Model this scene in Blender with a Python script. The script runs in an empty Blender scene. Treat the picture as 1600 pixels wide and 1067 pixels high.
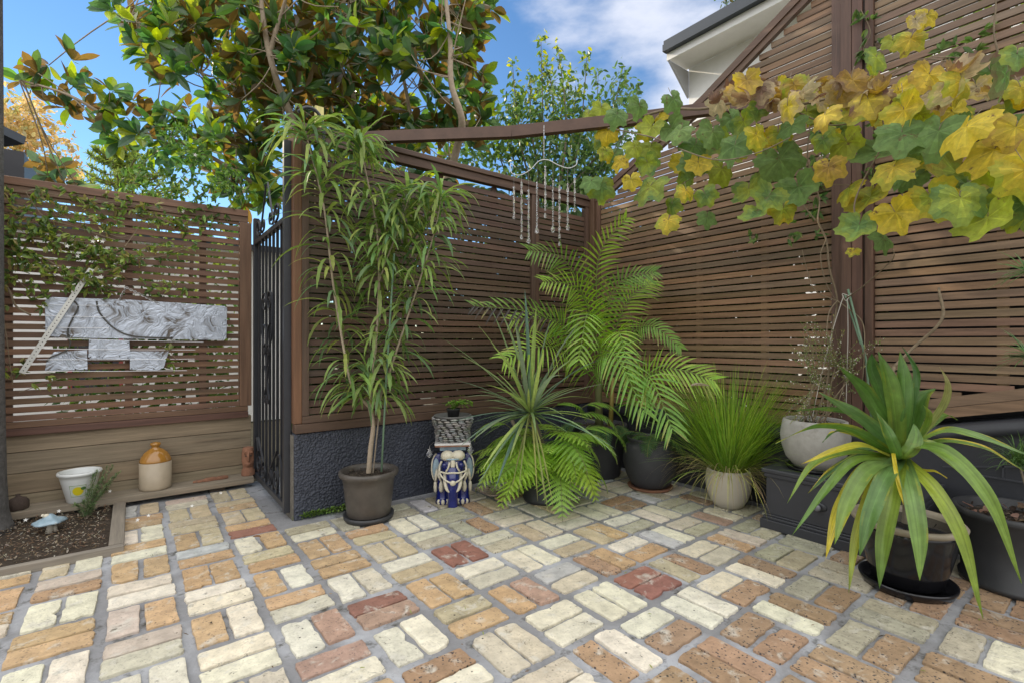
import bpy, math, random
from mathutils import Vector, Matrix, noise as mnoise
V = Vector
R = math.radians
random.seed(7)
rnd = random.random
def ru(a, b): return a + (b - a) * rnd()
sc = bpy.context.scene
col = sc.collection

# ------------------------------------------------------------ camera
CAMZ, YAW, F = 1.1, R(37.6), 770.0
cy, sy = math.cos(YAW), math.sin(YAW)
cam = bpy.data.cameras.new('camera')
cam.lens = 36 * F / 1600; cam.sensor_width = 36; cam.clip_end = 400; cam.clip_start = .05
co = bpy.data.objects.new('camera', cam); col.objects.link(co)
co.location = (0, 0, CAMZ); co.rotation_euler = (R(90), 0, -YAW)
sc.camera = co

# ------------------------------------------------------------ world
SUN_EL, SUN_AZ = R(27), math.atan2(-.27, .96)
w = bpy.data.worlds.new('World'); sc.world = w; w.use_nodes = True
nt = w.node_tree; N = nt.nodes; Lk = nt.links
bg = N['Background']
sky = N.new('ShaderNodeTexSky'); sky.sky_type = 'NISHITA'; sky.sun_disc = False
sky.sun_elevation = SUN_EL; sky.sun_rotation = SUN_AZ
sky.air_density = 1.0; sky.dust_density = .0; sky.ozone_density = 3.0
tc = N.new('ShaderNodeTexCoord')
def nd(t, **kw):
    n = N.new(t)
    for k, v in kw.items():
        setattr(n, k, v)
    return n
# thin clouds everywhere, plus unseen bright cloud added as fill, overhead and behind camera
mp = nd('ShaderNodeMapping'); mp.inputs['Scale'].default_value = (1.3, 1.3, 3.2)
Lk.new(tc.outputs['Generated'], mp.inputs['Vector'])
nz = nd('ShaderNodeTexNoise'); nz.inputs['Scale'].default_value = 1.7; nz.inputs['Detail'].default_value = 7; nz.inputs['Roughness'].default_value = .55
Lk.new(mp.outputs[0], nz.inputs['Vector'])
dot = nd('ShaderNodeVectorMath', operation='DOT_PRODUCT')
Lk.new(tc.outputs['Generated'], dot.inputs[0]); dot.inputs[1].default_value = (sy, cy, 0)
def mr(src, a, b, c, d):
    m = nd('ShaderNodeMapRange', interpolation_type='SMOOTHSTEP')
    Lk.new(src, m.inputs[0])
    for i, v in zip((1, 2, 3, 4), (a, b, c, d)): m.inputs[i].default_value = v
    return m.outputs[0]
def mth(op, a, b):
    m = nd('ShaderNodeMath', operation=op)
    for i, v in ((0, a), (1, b)):
        if isinstance(v, (int, float)): m.inputs[i].default_value = v
        else: Lk.new(v, m.inputs[i])
    return m.outputs[0]
dn = mth('ADD', dot.outputs['Value'], mth('MULTIPLY', mth('SUBTRACT', nz.outputs[0], .5), .22))
fill_mask = mr(dn, .60, .36, 0, 1)
# right-hand clouds in view: centred on the direction above the neighbour's roof
dot2 = nd('ShaderNodeVectorMath', operation='DOT_PRODUCT')
Lk.new(tc.outputs['Generated'], dot2.inputs[0])
cd = V((cy * .42 + sy, -sy * .42 + cy, .62)).normalized()
dot2.inputs[1].default_value = cd
near = mr(dot2.outputs['Value'], .86, 1.0, 0, .38)
wisp = mr(mth('ADD', nz.outputs[0], near), .66, .86, 0, .92)
mix1 = nd('ShaderNodeMix', data_type='RGBA')
hsv = nd('ShaderNodeHueSaturation'); hsv.inputs['Saturation'].default_value = 1.12; hsv.inputs['Value'].default_value = 1.2
Lk.new(sky.outputs[0], hsv.inputs['Color'])
Lk.new(wisp, mix1.inputs['Factor']); Lk.new(hsv.outputs[0], mix1.inputs['A']); mix1.inputs['B'].default_value = (6.0, 6.3, 7.2, 1)
sep = nd('ShaderNodeSeparateXYZ'); Lk.new(tc.outputs['Generated'], sep.inputs[0])
dk = nd('ShaderNodeVectorMath', operation='SCALE'); dk.inputs[0].default_value = (14.2, 14.2, 14.4); Lk.new(mr(sep.outputs['Z'], -.05, .55, .30, 1), dk.inputs['Scale'])
mix2 = nd('ShaderNodeMix', data_type='RGBA')
Lk.new(fill_mask, mix2.inputs['Factor']); Lk.new(mix1.outputs['Result'], mix2.inputs['A']); Lk.new(dk.outputs[0], mix2.inputs['B'])
Lk.new(mix2.outputs['Result'], bg.inputs['Color'])
bg.inputs['Strength'].default_value = .15

# ------------------------------------------------------------ sun
sl = bpy.data.lights.new('sun', 'SUN'); sl.energy = 5; sl.angle = R(.5); sl.color = (1, .86, .66)
so = bpy.data.objects.new('sun', sl); col.objects.link(so)
sd = V((math.sin(SUN_AZ) * math.cos(SUN_EL), math.cos(SUN_AZ) * math.cos(SUN_EL), math.sin(SUN_EL)))
so.rotation_euler = sd.to_track_quat('Z', 'Y').to_euler()
sc.view_settings.view_transform = 'Standard'; sc.view_settings.look = 'None'
sc.view_settings.exposure = 0; sc.view_settings.gamma = 1; sc.view_settings.use_curve_mapping = False

# ------------------------------------------------------------ helpers
def W(x, y, d):                       # picture position + depth -> world point (offline survey of the photo)
    X = (x - 800) / F * d
    return V((cy * X + sy * d, -sy * X + cy * d, CAMZ + (533 - y) / F * d))
def onv(x, y, v):
    r = (x - 800) / F
    return W(x, y, v / (-sy * r + cy))
def onu(x, y, u):
    r = (x - 800) / F
    return W(x, y, u / (cy * r + sy))
def onz(x, y, z=0): return W(x, y, F * (CAMZ - z) / (y - 533))

WM = {}
def tag(o, label=None, cat=None, group=None, kind=None):
    if label: o['label'] = label
    if cat: o['category'] = cat
    if group: o['group'] = group
    if kind: o['kind'] = kind
    return o
def thing(name, loc, label, cat, rotz=0, group=None):
    o = bpy.data.objects.new(name, None); col.objects.link(o)
    o.location = loc; o.rotation_euler = (0, 0, rotz); o.empty_display_size = .05
    WM[o.name] = Matrix.Translation(V(loc)) @ Matrix.Rotation(rotz, 4, 'Z')
    return tag(o, label, cat, group)

class MB:
    def __init__(s): s.v = []; s.f = []; s.c = []; s.m = []; s.a = []; s.ck = (1, 1, 1); s.mi = 0; s.al = 0.0
    def face(s, idx, c=None, a=None):
        s.f.append(idx); s.c.append(c or s.ck); s.m.append(s.mi); s.a.append(s.al if a is None else a)
    def box(s, a, b, c=None):
        n = len(s.v); x0, y0, z0 = [min(p, q) for p, q in zip(a, b)]; x1, y1, z1 = [max(p, q) for p, q in zip(a, b)]
        s.v += [(x0, y0, z0), (x1, y0, z0), (x1, y1, z0), (x0, y1, z0), (x0, y0, z1), (x1, y0, z1), (x1, y1, z1), (x0, y1, z1)]
        for q in ((0, 3, 2, 1), (4, 5, 6, 7), (0, 1, 5, 4), (1, 2, 6, 5), (2, 3, 7, 6), (3, 0, 4, 7)): s.face([n + i for i in q], c)
    def beam(s, p, q, w, h, c=None, up=(0, 0, 1)):      # bar of section w x h from p to q
        p = V(p); q = V(q); t = (q - p).normalized(); up = V(up)
        sd_ = t.cross(up).normalized(); u2 = sd_.cross(t).normalized(); n = len(s.v)
        for e in (p, q):
            for a, b in ((-1, -1), (1, -1), (1, 1), (-1, 1)): s.v.append(tuple(e + sd_ * (a * w / 2) + u2 * (b * h / 2)))
        for k in ((3, 2, 1, 0), (4, 5, 6, 7), (0, 1, 5, 4), (1, 2, 6, 5), (2, 3, 7, 6), (3, 0, 4, 7)): s.face([n + i for i in k], c)
    def tube(s, pts, r, n=6, c=None, cap=True):
        pts = [V(p) for p in pts]; m = len(pts); base = len(s.v)
        if not hasattr(r, '__len__'): r = [r] * m
        t0 = (pts[1] - pts[0]).normalized(); a = t0.orthogonal().normalized()
        for i, p in enumerate(pts):
            t = (pts[min(i + 1, m - 1)] - pts[max(i - 1, 0)])
            t = t.normalized() if t.length > 1e-9 else t0
            a = a - t * a.dot(t); a = a.normalized() if a.length > 1e-6 else t.orthogonal().normalized(); b = t.cross(a)
            for k in range(n):
                an = 2 * math.pi * k / n
                s.v.append(tuple(p + (a * math.cos(an) + b * math.sin(an)) * r[i]))
        for i in range(m - 1):
            for k in range(n):
                k2 = (k + 1) % n
                s.face([base + i * n + k, base + i * n + k2, base + (i + 1) * n + k2, base + (i + 1) * n + k], c)
        if cap:
            s.face([base + k for k in range(n)][::-1], c); s.face([base + (m - 1) * n + k for k in range(n)], c)
    def lathe(s, cen, prof, n=32, c=None, wob=0, sx=1, sy_=1):
        cen = V(cen); base = len(s.v)
        for j, (r, z) in enumerate(prof):
            for k in range(n):
                an = 2 * math.pi * k / n; rr = r * (1 + wob * mnoise.noise(V((math.cos(an) * 2, math.sin(an) * 2, z * 9))))
                s.v.append((cen.x + rr * math.cos(an) * sx, cen.y + rr * math.sin(an) * sy_, cen.z + z))
        for j in range(len(prof) - 1):
            for k in range(n):
                k2 = (k + 1) % n
                s.face([base + j * n + k, base + j * n + k2, base + (j + 1) * n + k2, base + (j + 1) * n + k], c)
        if prof[0][0] > 1e-4: s.face([base + k for k in range(n)][::-1], c)
        if prof[-1][0] > 1e-4: s.face([base + (len(prof) - 1) * n + k for k in range(n)], c)
    def ball(s, cen, rx, ry=None, rz=None, n=12, m=8, c=None, rot=None):
        ry = ry or rx; rz = rz or rx; cen = V(cen); base = len(s.v)
        for j in range(m + 1):
            ph = -math.pi / 2 + math.pi * j / m
            for k in range(n):
                an = 2 * math.pi * k / n
                p = V((rx * math.cos(ph) * math.cos(an), ry * math.cos(ph) * math.sin(an), rz * math.sin(ph)))
                if rot: p = rot @ p
                s.v.append(tuple(cen + p))
        for j in range(m):
            for k in range(n):
                k2 = (k + 1) % n
                s.face([base + j * n + k, base + j * n + k2, base + (j + 1) * n + k2, base + (j + 1) * n + k], c)
    def ribbon(s, pts, wid, side, fold=.2, c=None, nrm=None, c2=None):
        """leaf blade: centre line, widths, side vector(s); folded in a shallow V"""
        m = len(pts); base = len(s.v)
        for i, p in enumerate(pts):
            sd_ = side[i] if isinstance(side, list) else side
            t = (pts[min(i + 1, m - 1)] - pts[max(i - 1, 0)])
            n_ = sd_.cross(t); n_ = n_.normalized() if n_.length > 1e-9 else V((0, 0, 1))
            h = wid[i] / 2
            s.v.append(tuple(p - sd_ * h + n_ * (h * fold))); s.v.append(tuple(p)); s.v.append(tuple(p + sd_ * h + n_ * (h * fold)))
        for i in range(m - 1):
            a = base + i * 3; cc = c
            if c2 is not None:
                t = i / (m - 1); cc = tuple(x + (y - x) * t for x, y in zip(c, c2))
            s.face([a, a + 1, a + 4, a + 3], cc); s.face([a + 1, a + 2, a + 5, a + 4], cc)
    def leaf(s, p, d, n, L, w, c, droop=.2, prof=(.12, .8, 1, .75, .04), fold=.25, c2=None):
        d = d.normalized(); sd_ = d.cross(n)
        if sd_.length < 1e-4: sd_ = d.orthogonal()
        sd_.normalize(); m = len(prof) - 1; pts = []
        for k in range(m + 1):
            t = k / m; pts.append(p + d * (L * t) + V((0, 0, -1)) * (L * droop * t * t))
        s.ribbon(pts, [w * q for q in prof], sd_, fold, c, c2=c2)
    def prism(s, pts, off, c=None):                     # closed outline extruded by vector off
        n = len(s.v); m = len(pts); off = V(off)
        s.v += [tuple(p) for p in pts] + [tuple(V(p) + off) for p in pts]
        s.face([n + i for i in range(m)][::-1], c); s.face([n + m + i for i in range(m)], c)
        for i in range(m): s.face([n + i, n + (i + 1) % m, n + m + (i + 1) % m, n + m + i], c)
    def build(s, name, mats, parent=None, smooth=False, local=False, bevel=0, weld=False):
        me = bpy.data.meshes.new(name)
        vs = s.v
        if parent is not None and not local:
            inv = WM[parent.name].inverted(); vs = [tuple(inv @ V(p)) for p in vs]
        me.from_pydata(vs, [], s.f); me.update()
        if not isinstance(mats, (list, tuple)): mats = [mats]
        for m in mats: me.materials.append(m)
        at = me.attributes.new('Col', 'FLOAT_COLOR', 'FACE')
        fl = []
        for c, a in zip(s.c, s.a): fl += [c[0], c[1], c[2], a]
        at.data.foreach_set('color', fl)
        if len(mats) > 1: me.polygons.foreach_set('material_index', s.m)
        if smooth: me.polygons.foreach_set('use_smooth', [True] * len(s.f))
        if weld:
            import bmesh
            bm = bmesh.new(); bm.from_mesh(me); bmesh.ops.remove_doubles(bm, verts=bm.verts, dist=1e-5); bm.to_mesh(me); bm.free()
        o = bpy.data.objects.new(name, me); col.objects.link(o)
        if parent is not None: o.parent = parent
        WM[o.name] = WM[parent.name] if parent is not None else Matrix.Identity(4)
        if bevel:
            b = o.modifiers.new('bevel', 'BEVEL'); b.width = bevel; b.segments = 2; b.limit_method = 'ANGLE'
        return o

def spline(pts, n):                                     # Catmull-Rom through pts, n samples
    pts = [V(p) for p in pts]; m = len(pts); out = []
    for i in range(n):
        t = i / (n - 1) * (m - 1); k = min(int(t), m - 2); t -= k
        p0 = pts[max(k - 1, 0)]; p1 = pts[k]; p2 = pts[k + 1]; p3 = pts[min(k + 2, m - 1)]
        out.append(.5 * ((2 * p1) + (p2 - p0) * t + (2 * p0 - 5 * p1 + 4 * p2 - p3) * t * t + (3 * p1 - p0 - 3 * p2 + p3) * t ** 3))
    return out
def vary(c, a=.15):
    k = 1 + ru(-a, a); return (min(1, c[0] * k * (1 + ru(-a, a) * .5)), min(1, c[1] * k), min(1, c[2] * k * (1 + ru(-a, a) * .5)))
def rdir():
    while True:
        p = V((ru(-1, 1), ru(-1, 1), ru(-1, 1)))
        if .05 < p.length < 1: return p.normalized()

# ------------------------------------------------------------ materials
def mat(name, base=None, rough=.6, var=.25, vs=6, stretch=(1, 1, 1), bump=0, bs=40, metal=0, spec=.5, coat=0, transl=0,
        back=None, second=None, s2=3, s2r=(.5, .6), speck=0, spscale=90, trans=0, ior=1.45, gen='Object', bumpdist=.004, vor=0, dirt=None, tv=2.2):
    m = bpy.data.materials.new(name); m.use_nodes = True; t = m.node_tree; n = t.nodes; l = t.links
    b = n['Principled BSDF']; out = n['Material Output']
    tcn = n.new('ShaderNodeTexCoord'); mpn = n.new('ShaderNodeMapping'); mpn.inputs['Scale'].default_value = stretch
    l.new(tcn.outputs[gen], mpn.inputs[0]); vec = mpn.outputs[0]
    def tn(scale, det=4, ro=.6, dist=0):
        x = n.new('ShaderNodeTexNoise'); x.inputs['Scale'].default_value = scale; x.inputs['Detail'].default_value = det
        x.inputs['Roughness'].default_value = ro; x.inputs['Distortion'].default_value = dist; l.new(vec, x.inputs['Vector']); return x.outputs[0]
    def rng(src, a, b_, c, d):
        x = n.new('ShaderNodeMapRange'); l.new(src, x.inputs[0])
        for i, q in zip((1, 2, 3, 4), (a, b_, c, d)): x.inputs[i].default_value = q
        return x.outputs[0]
    def mixc(f, a, b_, bt='MIX'):
        x = n.new('ShaderNodeMix'); x.data_type = 'RGBA'; x.blend_type = bt
        for k, q in (('Factor', f), ('A', a), ('B', b_)):
            if hasattr(q, 'default_value'): l.new(q, x.inputs[k])
            elif k == 'Factor': x.inputs[k].default_value = q
            else: x.inputs[k].default_value = (*q, 1)
        return x.outputs['Result']
    if base is None:
        a = n.new('ShaderNodeAttribute'); a.attribute_name = 'Col'; c = a.outputs['Color']; al = a.outputs['Alpha']
    else:
        r = n.new('ShaderNodeRGB'); r.outputs[0].default_value = (*base, 1); c = r.outputs[0]; al = None
    if var:
        v1 = rng(tn(vs, 6, .65), .25, .75, 1 - var, 1 + var)
        cm = n.new('ShaderNodeCombineXYZ')
        for i in range(3): l.new(v1, cm.inputs[i])
        c = mixc(1.0, c, cm.outputs[0], 'MULTIPLY')
    if second:
        c = mixc(rng(tn(s2, 5, .6, .5), s2r[0], s2r[1], 0, 1), c, second)
    if dirt:
        c = mixc(rng(tn(dirt[1], 7, .7), dirt[2], dirt[3], 0, 1), c, dirt[0])
    if speck:
        vo = n.new('ShaderNodeTexVoronoi'); vo.inputs['Scale'].default_value = spscale; l.new(vec, vo.inputs['Vector'])
        ms = n.new('ShaderNodeMath'); ms.operation = 'MULTIPLY'
        l.new(rng(vo.outputs['Distance'], .22, .36, 1, 0), ms.inputs[0])
        s_ = n.new('ShaderNodeMath'); s_.operation = 'MULTIPLY'
        l.new(rng(tn(spscale * .4, 2), .45, .55, 0, 1), s_.inputs[0])
        if al is not None: l.new(al, s_.inputs[1])
        else: s_.inputs[1].default_value = speck
        l.new(s_.outputs[0], ms.inputs[1])
        c = mixc(ms.outputs[0], c, (.05, .045, .05))
        v2 = n.new('ShaderNodeTexVoronoi'); v2.inputs['Scale'].default_value = 24; l.new(vec, v2.inputs['Vector'])
        pm = n.new('ShaderNodeMath'); pm.operation = 'MULTIPLY'; l.new(rng(v2.outputs['Distance'], .07, .12, 1, 0), pm.inputs[0]); l.new(rng(tn(30, 3, .6), .48, .56, 0, 1), pm.inputs[1])
        c = mixc(pm.outputs[0], c, (.035, .03, .022))
        cr_n = tn(7, 3, .5, 1.5); ab = n.new('ShaderNodeMath'); ab.operation = 'ABSOLUTE'; sb_ = n.new('ShaderNodeMath'); sb_.operation = 'SUBTRACT'; l.new(cr_n, sb_.inputs[0]); sb_.inputs[1].default_value = .5; l.new(sb_.outputs[0], ab.inputs[0])
        cm2 = n.new('ShaderNodeMath'); cm2.operation = 'MULTIPLY'; l.new(rng(ab.outputs[0], .0, .006, .8, 0), cm2.inputs[0]); l.new(rng(tn(16, 2), .54, .60, 0, 1), cm2.inputs[1])
        c = mixc(cm2.outputs[0], c, (.06, .05, .04))
    if back:
        g = n.new('ShaderNodeNewGeometry'); gm = n.new('ShaderNodeMath'); gm.operation = 'MULTIPLY'; l.new(g.outputs['Backfacing'], gm.inputs[0]); l.new(al, gm.inputs[1]); c = mixc(gm.outputs[0], c, back)
    l.new(c, b.inputs['Base Color'])
    b.inputs['Roughness'].default_value = rough; b.inputs['Metallic'].default_value = metal
    b.inputs['Specular IOR Level'].default_value = spec; b.inputs['IOR'].default_value = ior
    if coat: b.inputs['Coat Weight'].default_value = coat; b.inputs['Coat Roughness'].default_value = .08
    if trans: b.inputs['Transmission Weight'].default_value = trans
    if bump:
        bp = n.new('ShaderNodeBump'); bp.inputs['Strength'].default_value = bump; bp.inputs['Distance'].default_value = bumpdist
        if vor:
            vo = n.new('ShaderNodeTexVoronoi'); vo.feature = 'SMOOTH_F1'; vo.inputs['Scale'].default_value = bs; vo.inputs['Smoothness'].default_value = .6
            dm = n.new('ShaderNodeVectorMath'); dm.operation = 'ADD'; l.new(vec, dm.inputs[0])
            q = n.new('ShaderNodeTexNoise'); q.inputs['Scale'].default_value = bs * .35; l.new(vec, q.inputs['Vector'])
            q2 = n.new('ShaderNodeVectorMath'); q2.operation = 'SCALE'; q2.inputs['Scale'].default_value = .03; l.new(q.outputs['Color'], q2.inputs[0]); l.new(q2.outputs[0], dm.inputs[1])
            l.new(dm.outputs[0], vo.inputs['Vector']); l.new(vo.outputs['Distance'], bp.inputs['Height'])
        else: l.new(tn(bs, 6, .65), bp.inputs['Height'])
        l.new(bp.outputs[0], b.inputs['Normal'])
    if transl:
        tr = n.new('ShaderNodeBsdfTranslucent'); mx = n.new('ShaderNodeMixShader'); mx.inputs[0].default_value = transl
        c3 = mixc(.55, c, (.75, .85, .10), 'MULTIPLY'); g2 = n.new('ShaderNodeBrightContrast')
        hs = n.new('ShaderNodeHueSaturation'); hs.inputs['Value'].default_value = tv; l.new(c, hs.inputs['Color'])
        hs.inputs['Saturation'].default_value = 1.15
        l.new(hs.outputs[0], tr.inputs[0]); l.new(b.outputs[0], mx.inputs[1]); l.new(tr.outputs[0], mx.inputs[2]); l.new(mx.outputs[0], out.inputs[0])
    return m
def wood(name, base, ax, **k):
    st = {'x': (.8, 14, 14), 'y': (14, .8, 14), 'z': (14, 14, .8)}[ax]
    d = dict(rough=.55, var=.38, vs=3.2, stretch=st, bump=.35, bs=7, bumpdist=.002, dirt=(tuple(q * .35 for q in base) if base else (.03, .02, .015), 1.8, .57, .82), second=((.23, .145, .09) if base is None else (.33, .28, .2)), s2=1.1, s2r=(.57, 1.0))
    d.update(k); return mat(name, base, **d)
M = {}
M['woodx'] = wood('stained_timber_along', None, 'x'); M['woody'] = wood('stained_timber_side', None, 'y'); M['woodz'] = wood('stained_timber_upright', None, 'z')
M['sleeper'] = wood('weathered_sleeper', None, 'x', rough=.8, var=.35)
M['sleepery'] = wood('weathered_sleeper_cross', None, 'y', rough=.8, var=.35)
M['brick'] = mat('paving_brick', None, rough=.85, var=.30, vs=14, speck=1, spscale=80, bump=1, bs=55, bumpdist=.008, second=(.60, .57, .49), s2=13, s2r=(.56, .74), dirt=((.10, .085, .055), 13, .60, .74))
M['mortar'] = mat('paving_mortar', (.235, .235, .24), rough=.92, var=.25, vs=9, bump=.9, bs=70, bumpdist=.006, second=(.40, .41, .43), s2=2.2, s2r=(.45, .65), dirt=((.055, .052, .04), 9, .54, .68))
M['stucco'] = mat('charcoal_stucco', (.048, .054, .072), rough=.55, var=.2, vs=8, bump=1.0, bs=75, bumpdist=.012, vor=1, spec=.45)
M['stucco_end'] = mat('lit_stucco_end', (.16, .145, .12), rough=.85, var=.3, vs=12, bump=1.0, bs=75, bumpdist=.008, dirt=((.10, .13, .04), 9, .6, .75))  # paler than the wall face: light on this end is in the colour
M['blockpaint'] = mat('charcoal_block_paint', (.038, .040, .047), rough=.42, var=.15, vs=6, bump=.35, bs=30, bumpdist=.003, spec=.5)
M['soil'] = mat('dark_soil', (.05, .036, .024), rough=.95, var=.5, vs=60, bump=1, bs=90, bumpdist=.01, second=(.14, .11, .07), s2=80, s2r=(.6, .7))
M['iron'] = mat('painted_iron', (.032, .034, .040), rough=.38, var=.15, vs=20, spec=.55, bump=.15, bs=80, bumpdist=.001)
M['leaf'] = mat('leaf_green', None, rough=.42, var=.22, vs=25, transl=.30, spec=.45)
M['leafdull'] = mat('leaf_matt', None, rough=.6, var=.2, vs=30, transl=.3, spec=.3)
M['magleaf'] = mat('magnolia_leaf', None, rough=.28, var=.2, vs=20, transl=.36, tv=3.3, back=(.125, .082, .030), spec=.6)
M['grape'] = mat('grape_leaf', None, rough=.55, var=.30, vs=34, transl=.38, tv=1.7, spec=.3, bump=.7, bs=50, bumpdist=.005, dirt=((.13, .075, .04), 24, .60, .70))
M['bark'] = mat('grey_bark', (.20, .165, .12), rough=.9, var=.35, vs=20, stretch=(1, 1, .4), bump=.8, bs=40, bumpdist=.006)
M['bark_light'] = mat('light_bark', (.36, .29, .21), rough=.85, var=.25, vs=25, bump=.5, bs=60, bumpdist=.002)
M['vinebark'] = mat('vine_bark', (.20, .155, .10), rough=.85, var=.3, vs=30, bump=.5, bs=70, bumpdist=.002)
M['palmtrunk'] = mat('palm_bark', (.11, .105, .10), rough=.95, var=.4, vs=30, bump=1, bs=60, bumpdist=.012)
M['white'] = mat('white_paint', (.80, .80, .78), rough=.6, var=.05)
M['render'] = mat('white_render', (.78, .77, .75), rough=.8, var=.08, vs=4)
M['paint'] = mat('paint_by_part', None, rough=.5, var=.06)
M['darkpaint'] = mat('dark_gutter', (.035, .045, .06), rough=.35, var=.1)
M['gray_shade'] = mat('shaded_soffit', (.45, .46, .48), rough=.7, var=.05)  # white eave in shade, its shading put into this grey
# ============================================================ SETTING
mb = MB(); mb.v = [(-60, -60, -.02), (90, -60, -.02), (90, 90, -.02), (-60, 90, -.02)]; mb.face([0, 1, 2, 3])
M['earth'] = mat('earth', (.10, .085, .05), rough=.95, var=.4, vs=3)
tag(mb.build('ground', M['earth']), kind='structure')
mb = MB(); mb.v = [(-1.9, -1.4, -.009), (3.45, -1.4, -.009), (3.45, 4.36, -.009), (-1.9, 4.36, -.009)]; mb.face([0, 1, 2, 3])
tag(mb.build('mortar_bed', M['mortar']), kind='structure')

# basket weave of reclaimed bricks: colours of the visible pairs as in the photo
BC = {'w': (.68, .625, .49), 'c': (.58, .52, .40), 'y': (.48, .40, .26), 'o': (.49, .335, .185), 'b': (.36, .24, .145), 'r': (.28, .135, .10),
      'm': (.37, .245, .18), 'g': (.47, .47, .46), 'p': (.54, .44, .35), 's': (.42, .39, .28)}
ROWS = {11: {0: 'oo', -1: 'gy', -2: 'yy', -3: 'gc'}, 10: {-3: 'gy', -2: 'pc', -1: 'yy', 0: 'oo'}, 9: {-3: 'oo', -2: 'yy', -1: 'yo', 0: 'cy'},
        8: {-3: 'ww', -2: 'yy', -1: 'yy', 0: 'or', 6: 'cs', 7: 'cc', 8: 'ss'},
        7: {-5: 'co', -4: 'yw', -3: 'ow', -2: 'oy', -1: 'or', 0: 'wy'}, 6: {-5: 'oo', -4: 'pb', -3: 'oo', -2: 'go', -1: 'wo', 0: 'sw', 1: 'ss', 2: 'ss', 3: 'gs'},
        5: {-4: 'ww', -3: 'cw', -2: 'oo', -1: 'yo', 0: 'oo', 1: 'oy', 2: 'ww', 3: 'ss', 4: 'by'},
        4: {-4: 'oo', -3: 'po', -2: 'ww', -1: 'ow', 0: 'oo', 1: 'yy', 2: 'cs', 3: 'sb', 4: 'cc', 5: 'cy', 6: 'ws'},
        3: {-4: 'ww', -3: 'pc', -2: 'ow', -1: 'oc', 0: 'wc', 1: 'wy', 2: 'rr', 3: 'cs', 4: 'yc', 5: 'cc', 6: 'ww', 7: 'bb'},
        2: {-3: 'cw', -2: 'ww', -1: 'wm', 0: 'rm', 1: 'oo', 2: 'wc', 3: 'ww', 4: 'wy', 5: 'yo', 6: 'ws', 7: 'ww', 8: 'ss', 9: 'bs'},
        1: {-1: 'mw', 0: 'ww', 1: 'yo', 2: 'om', 3: 'gc', 4: 'bo', 5: 'wo', 6: 'gw', 7: 'cs', 8: 'mc', 9: 'ss'},
        0: {0: 'bw', 1: 'cc', 2: 'ww', 3: 'ww', 4: 'rr', 5: 'yb', 6: 'cc', 7: 'oc', 8: 'ss', 9: 'bs'},
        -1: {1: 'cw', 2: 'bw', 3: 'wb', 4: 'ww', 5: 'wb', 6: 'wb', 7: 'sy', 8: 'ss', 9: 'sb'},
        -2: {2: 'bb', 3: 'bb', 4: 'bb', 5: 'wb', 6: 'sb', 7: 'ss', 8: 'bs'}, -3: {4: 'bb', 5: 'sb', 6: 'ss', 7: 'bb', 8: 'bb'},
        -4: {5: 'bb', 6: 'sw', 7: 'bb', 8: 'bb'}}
mb = MB(); mod = .2635
def brick(cx, cyy, L, Wd, c, a):
    L *= ru(.965, 1.015); Wd *= ru(.95, 1.03); rot = ru(-.022, .022); ca, sa = math.cos(rot), math.sin(rot)
    cx += ru(-.004, .004); cyy += ru(-.004, .004); zt = ru(-.003, .003); tx, ty = ru(-.012, .012), ru(-.02, .02)
    out = []; r = ru(.006, .015); hl, hw = L / 2, Wd / 2; n = 0
    seed = rnd() * 100
    for sx, sy_, a0 in ((1, 1, 0), (-1, 1, 90), (-1, -1, 180), (1, -1, 270)):
        for k in range(4):
            an = R(a0 + 30 * k); out.append((sx * (hl - r) + r * math.cos(an), sy_ * (hw - r) + r * math.sin(an)))
        # a few points along the edge after each corner
        nx = {(1, 1): (-1, 1), (-1, 1): (-1, -1), (-1, -1): (1, -1), (1, -1): (1, 1)}[(sx, sy_)]
        q0 = out[-1]
        ax_ = nx[0] * hl if sx == nx[0] else nx[0] * (hl - r); ay = nx[1] * hw if sy_ == nx[1] else nx[1] * (hw - r)
        for k in range(1, 7):
            t = k / 7; out.append((q0[0] + (ax_ - q0[0]) * t, q0[1] + (ay - q0[1]) * t))
    m = len(out); base = len(mb.v)
    chip = ru(0, 2 * math.pi) if rnd() < .35 else None
    def put(sc_, z, jit):
        for q in out:
            nn = mnoise.noise(V((q[0] * 34 + seed, q[1] * 34, seed))) * .0055 * jit + mnoise.noise(V((q[0] * 110 + seed, q[1] * 110, seed + 5))) * .005 * jit
            if chip is not None:
                d_ = abs((math.atan2(q[1] / hw, q[0] / hl) - chip + math.pi) % (2 * math.pi) - math.pi)
                nn -= max(0, .35 - d_) * .05 * jit
            ln = math.hypot(*q); k = 1 + nn / ln - (1 - sc_) * .06 / ln
            x, y = q[0] * k, q[1] * k
            mb.v.append((cx + x * ca - y * sa, cyy + x * sa + y * ca, z + zt + (x * tx + y * ty if z > -.005 else 0) + mnoise.noise(V((x * 25 + seed, y * 25, 2))) * .0012))
    put(1.0, -.014, 1); put(.99, -.002, 1); put(.96, .001, 1); put(.82, .0018, .8)
    for ring in range(3):
        for k in range(m):
            k2 = (k + 1) % m; b0 = base + ring * m; b1 = b0 + m
            mb.face([b0 + k, b0 + k2, b1 + k2, b1 + k], c, a)
    mb.face([base + 3 * m + k for k in range(m)], c, a)
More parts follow.
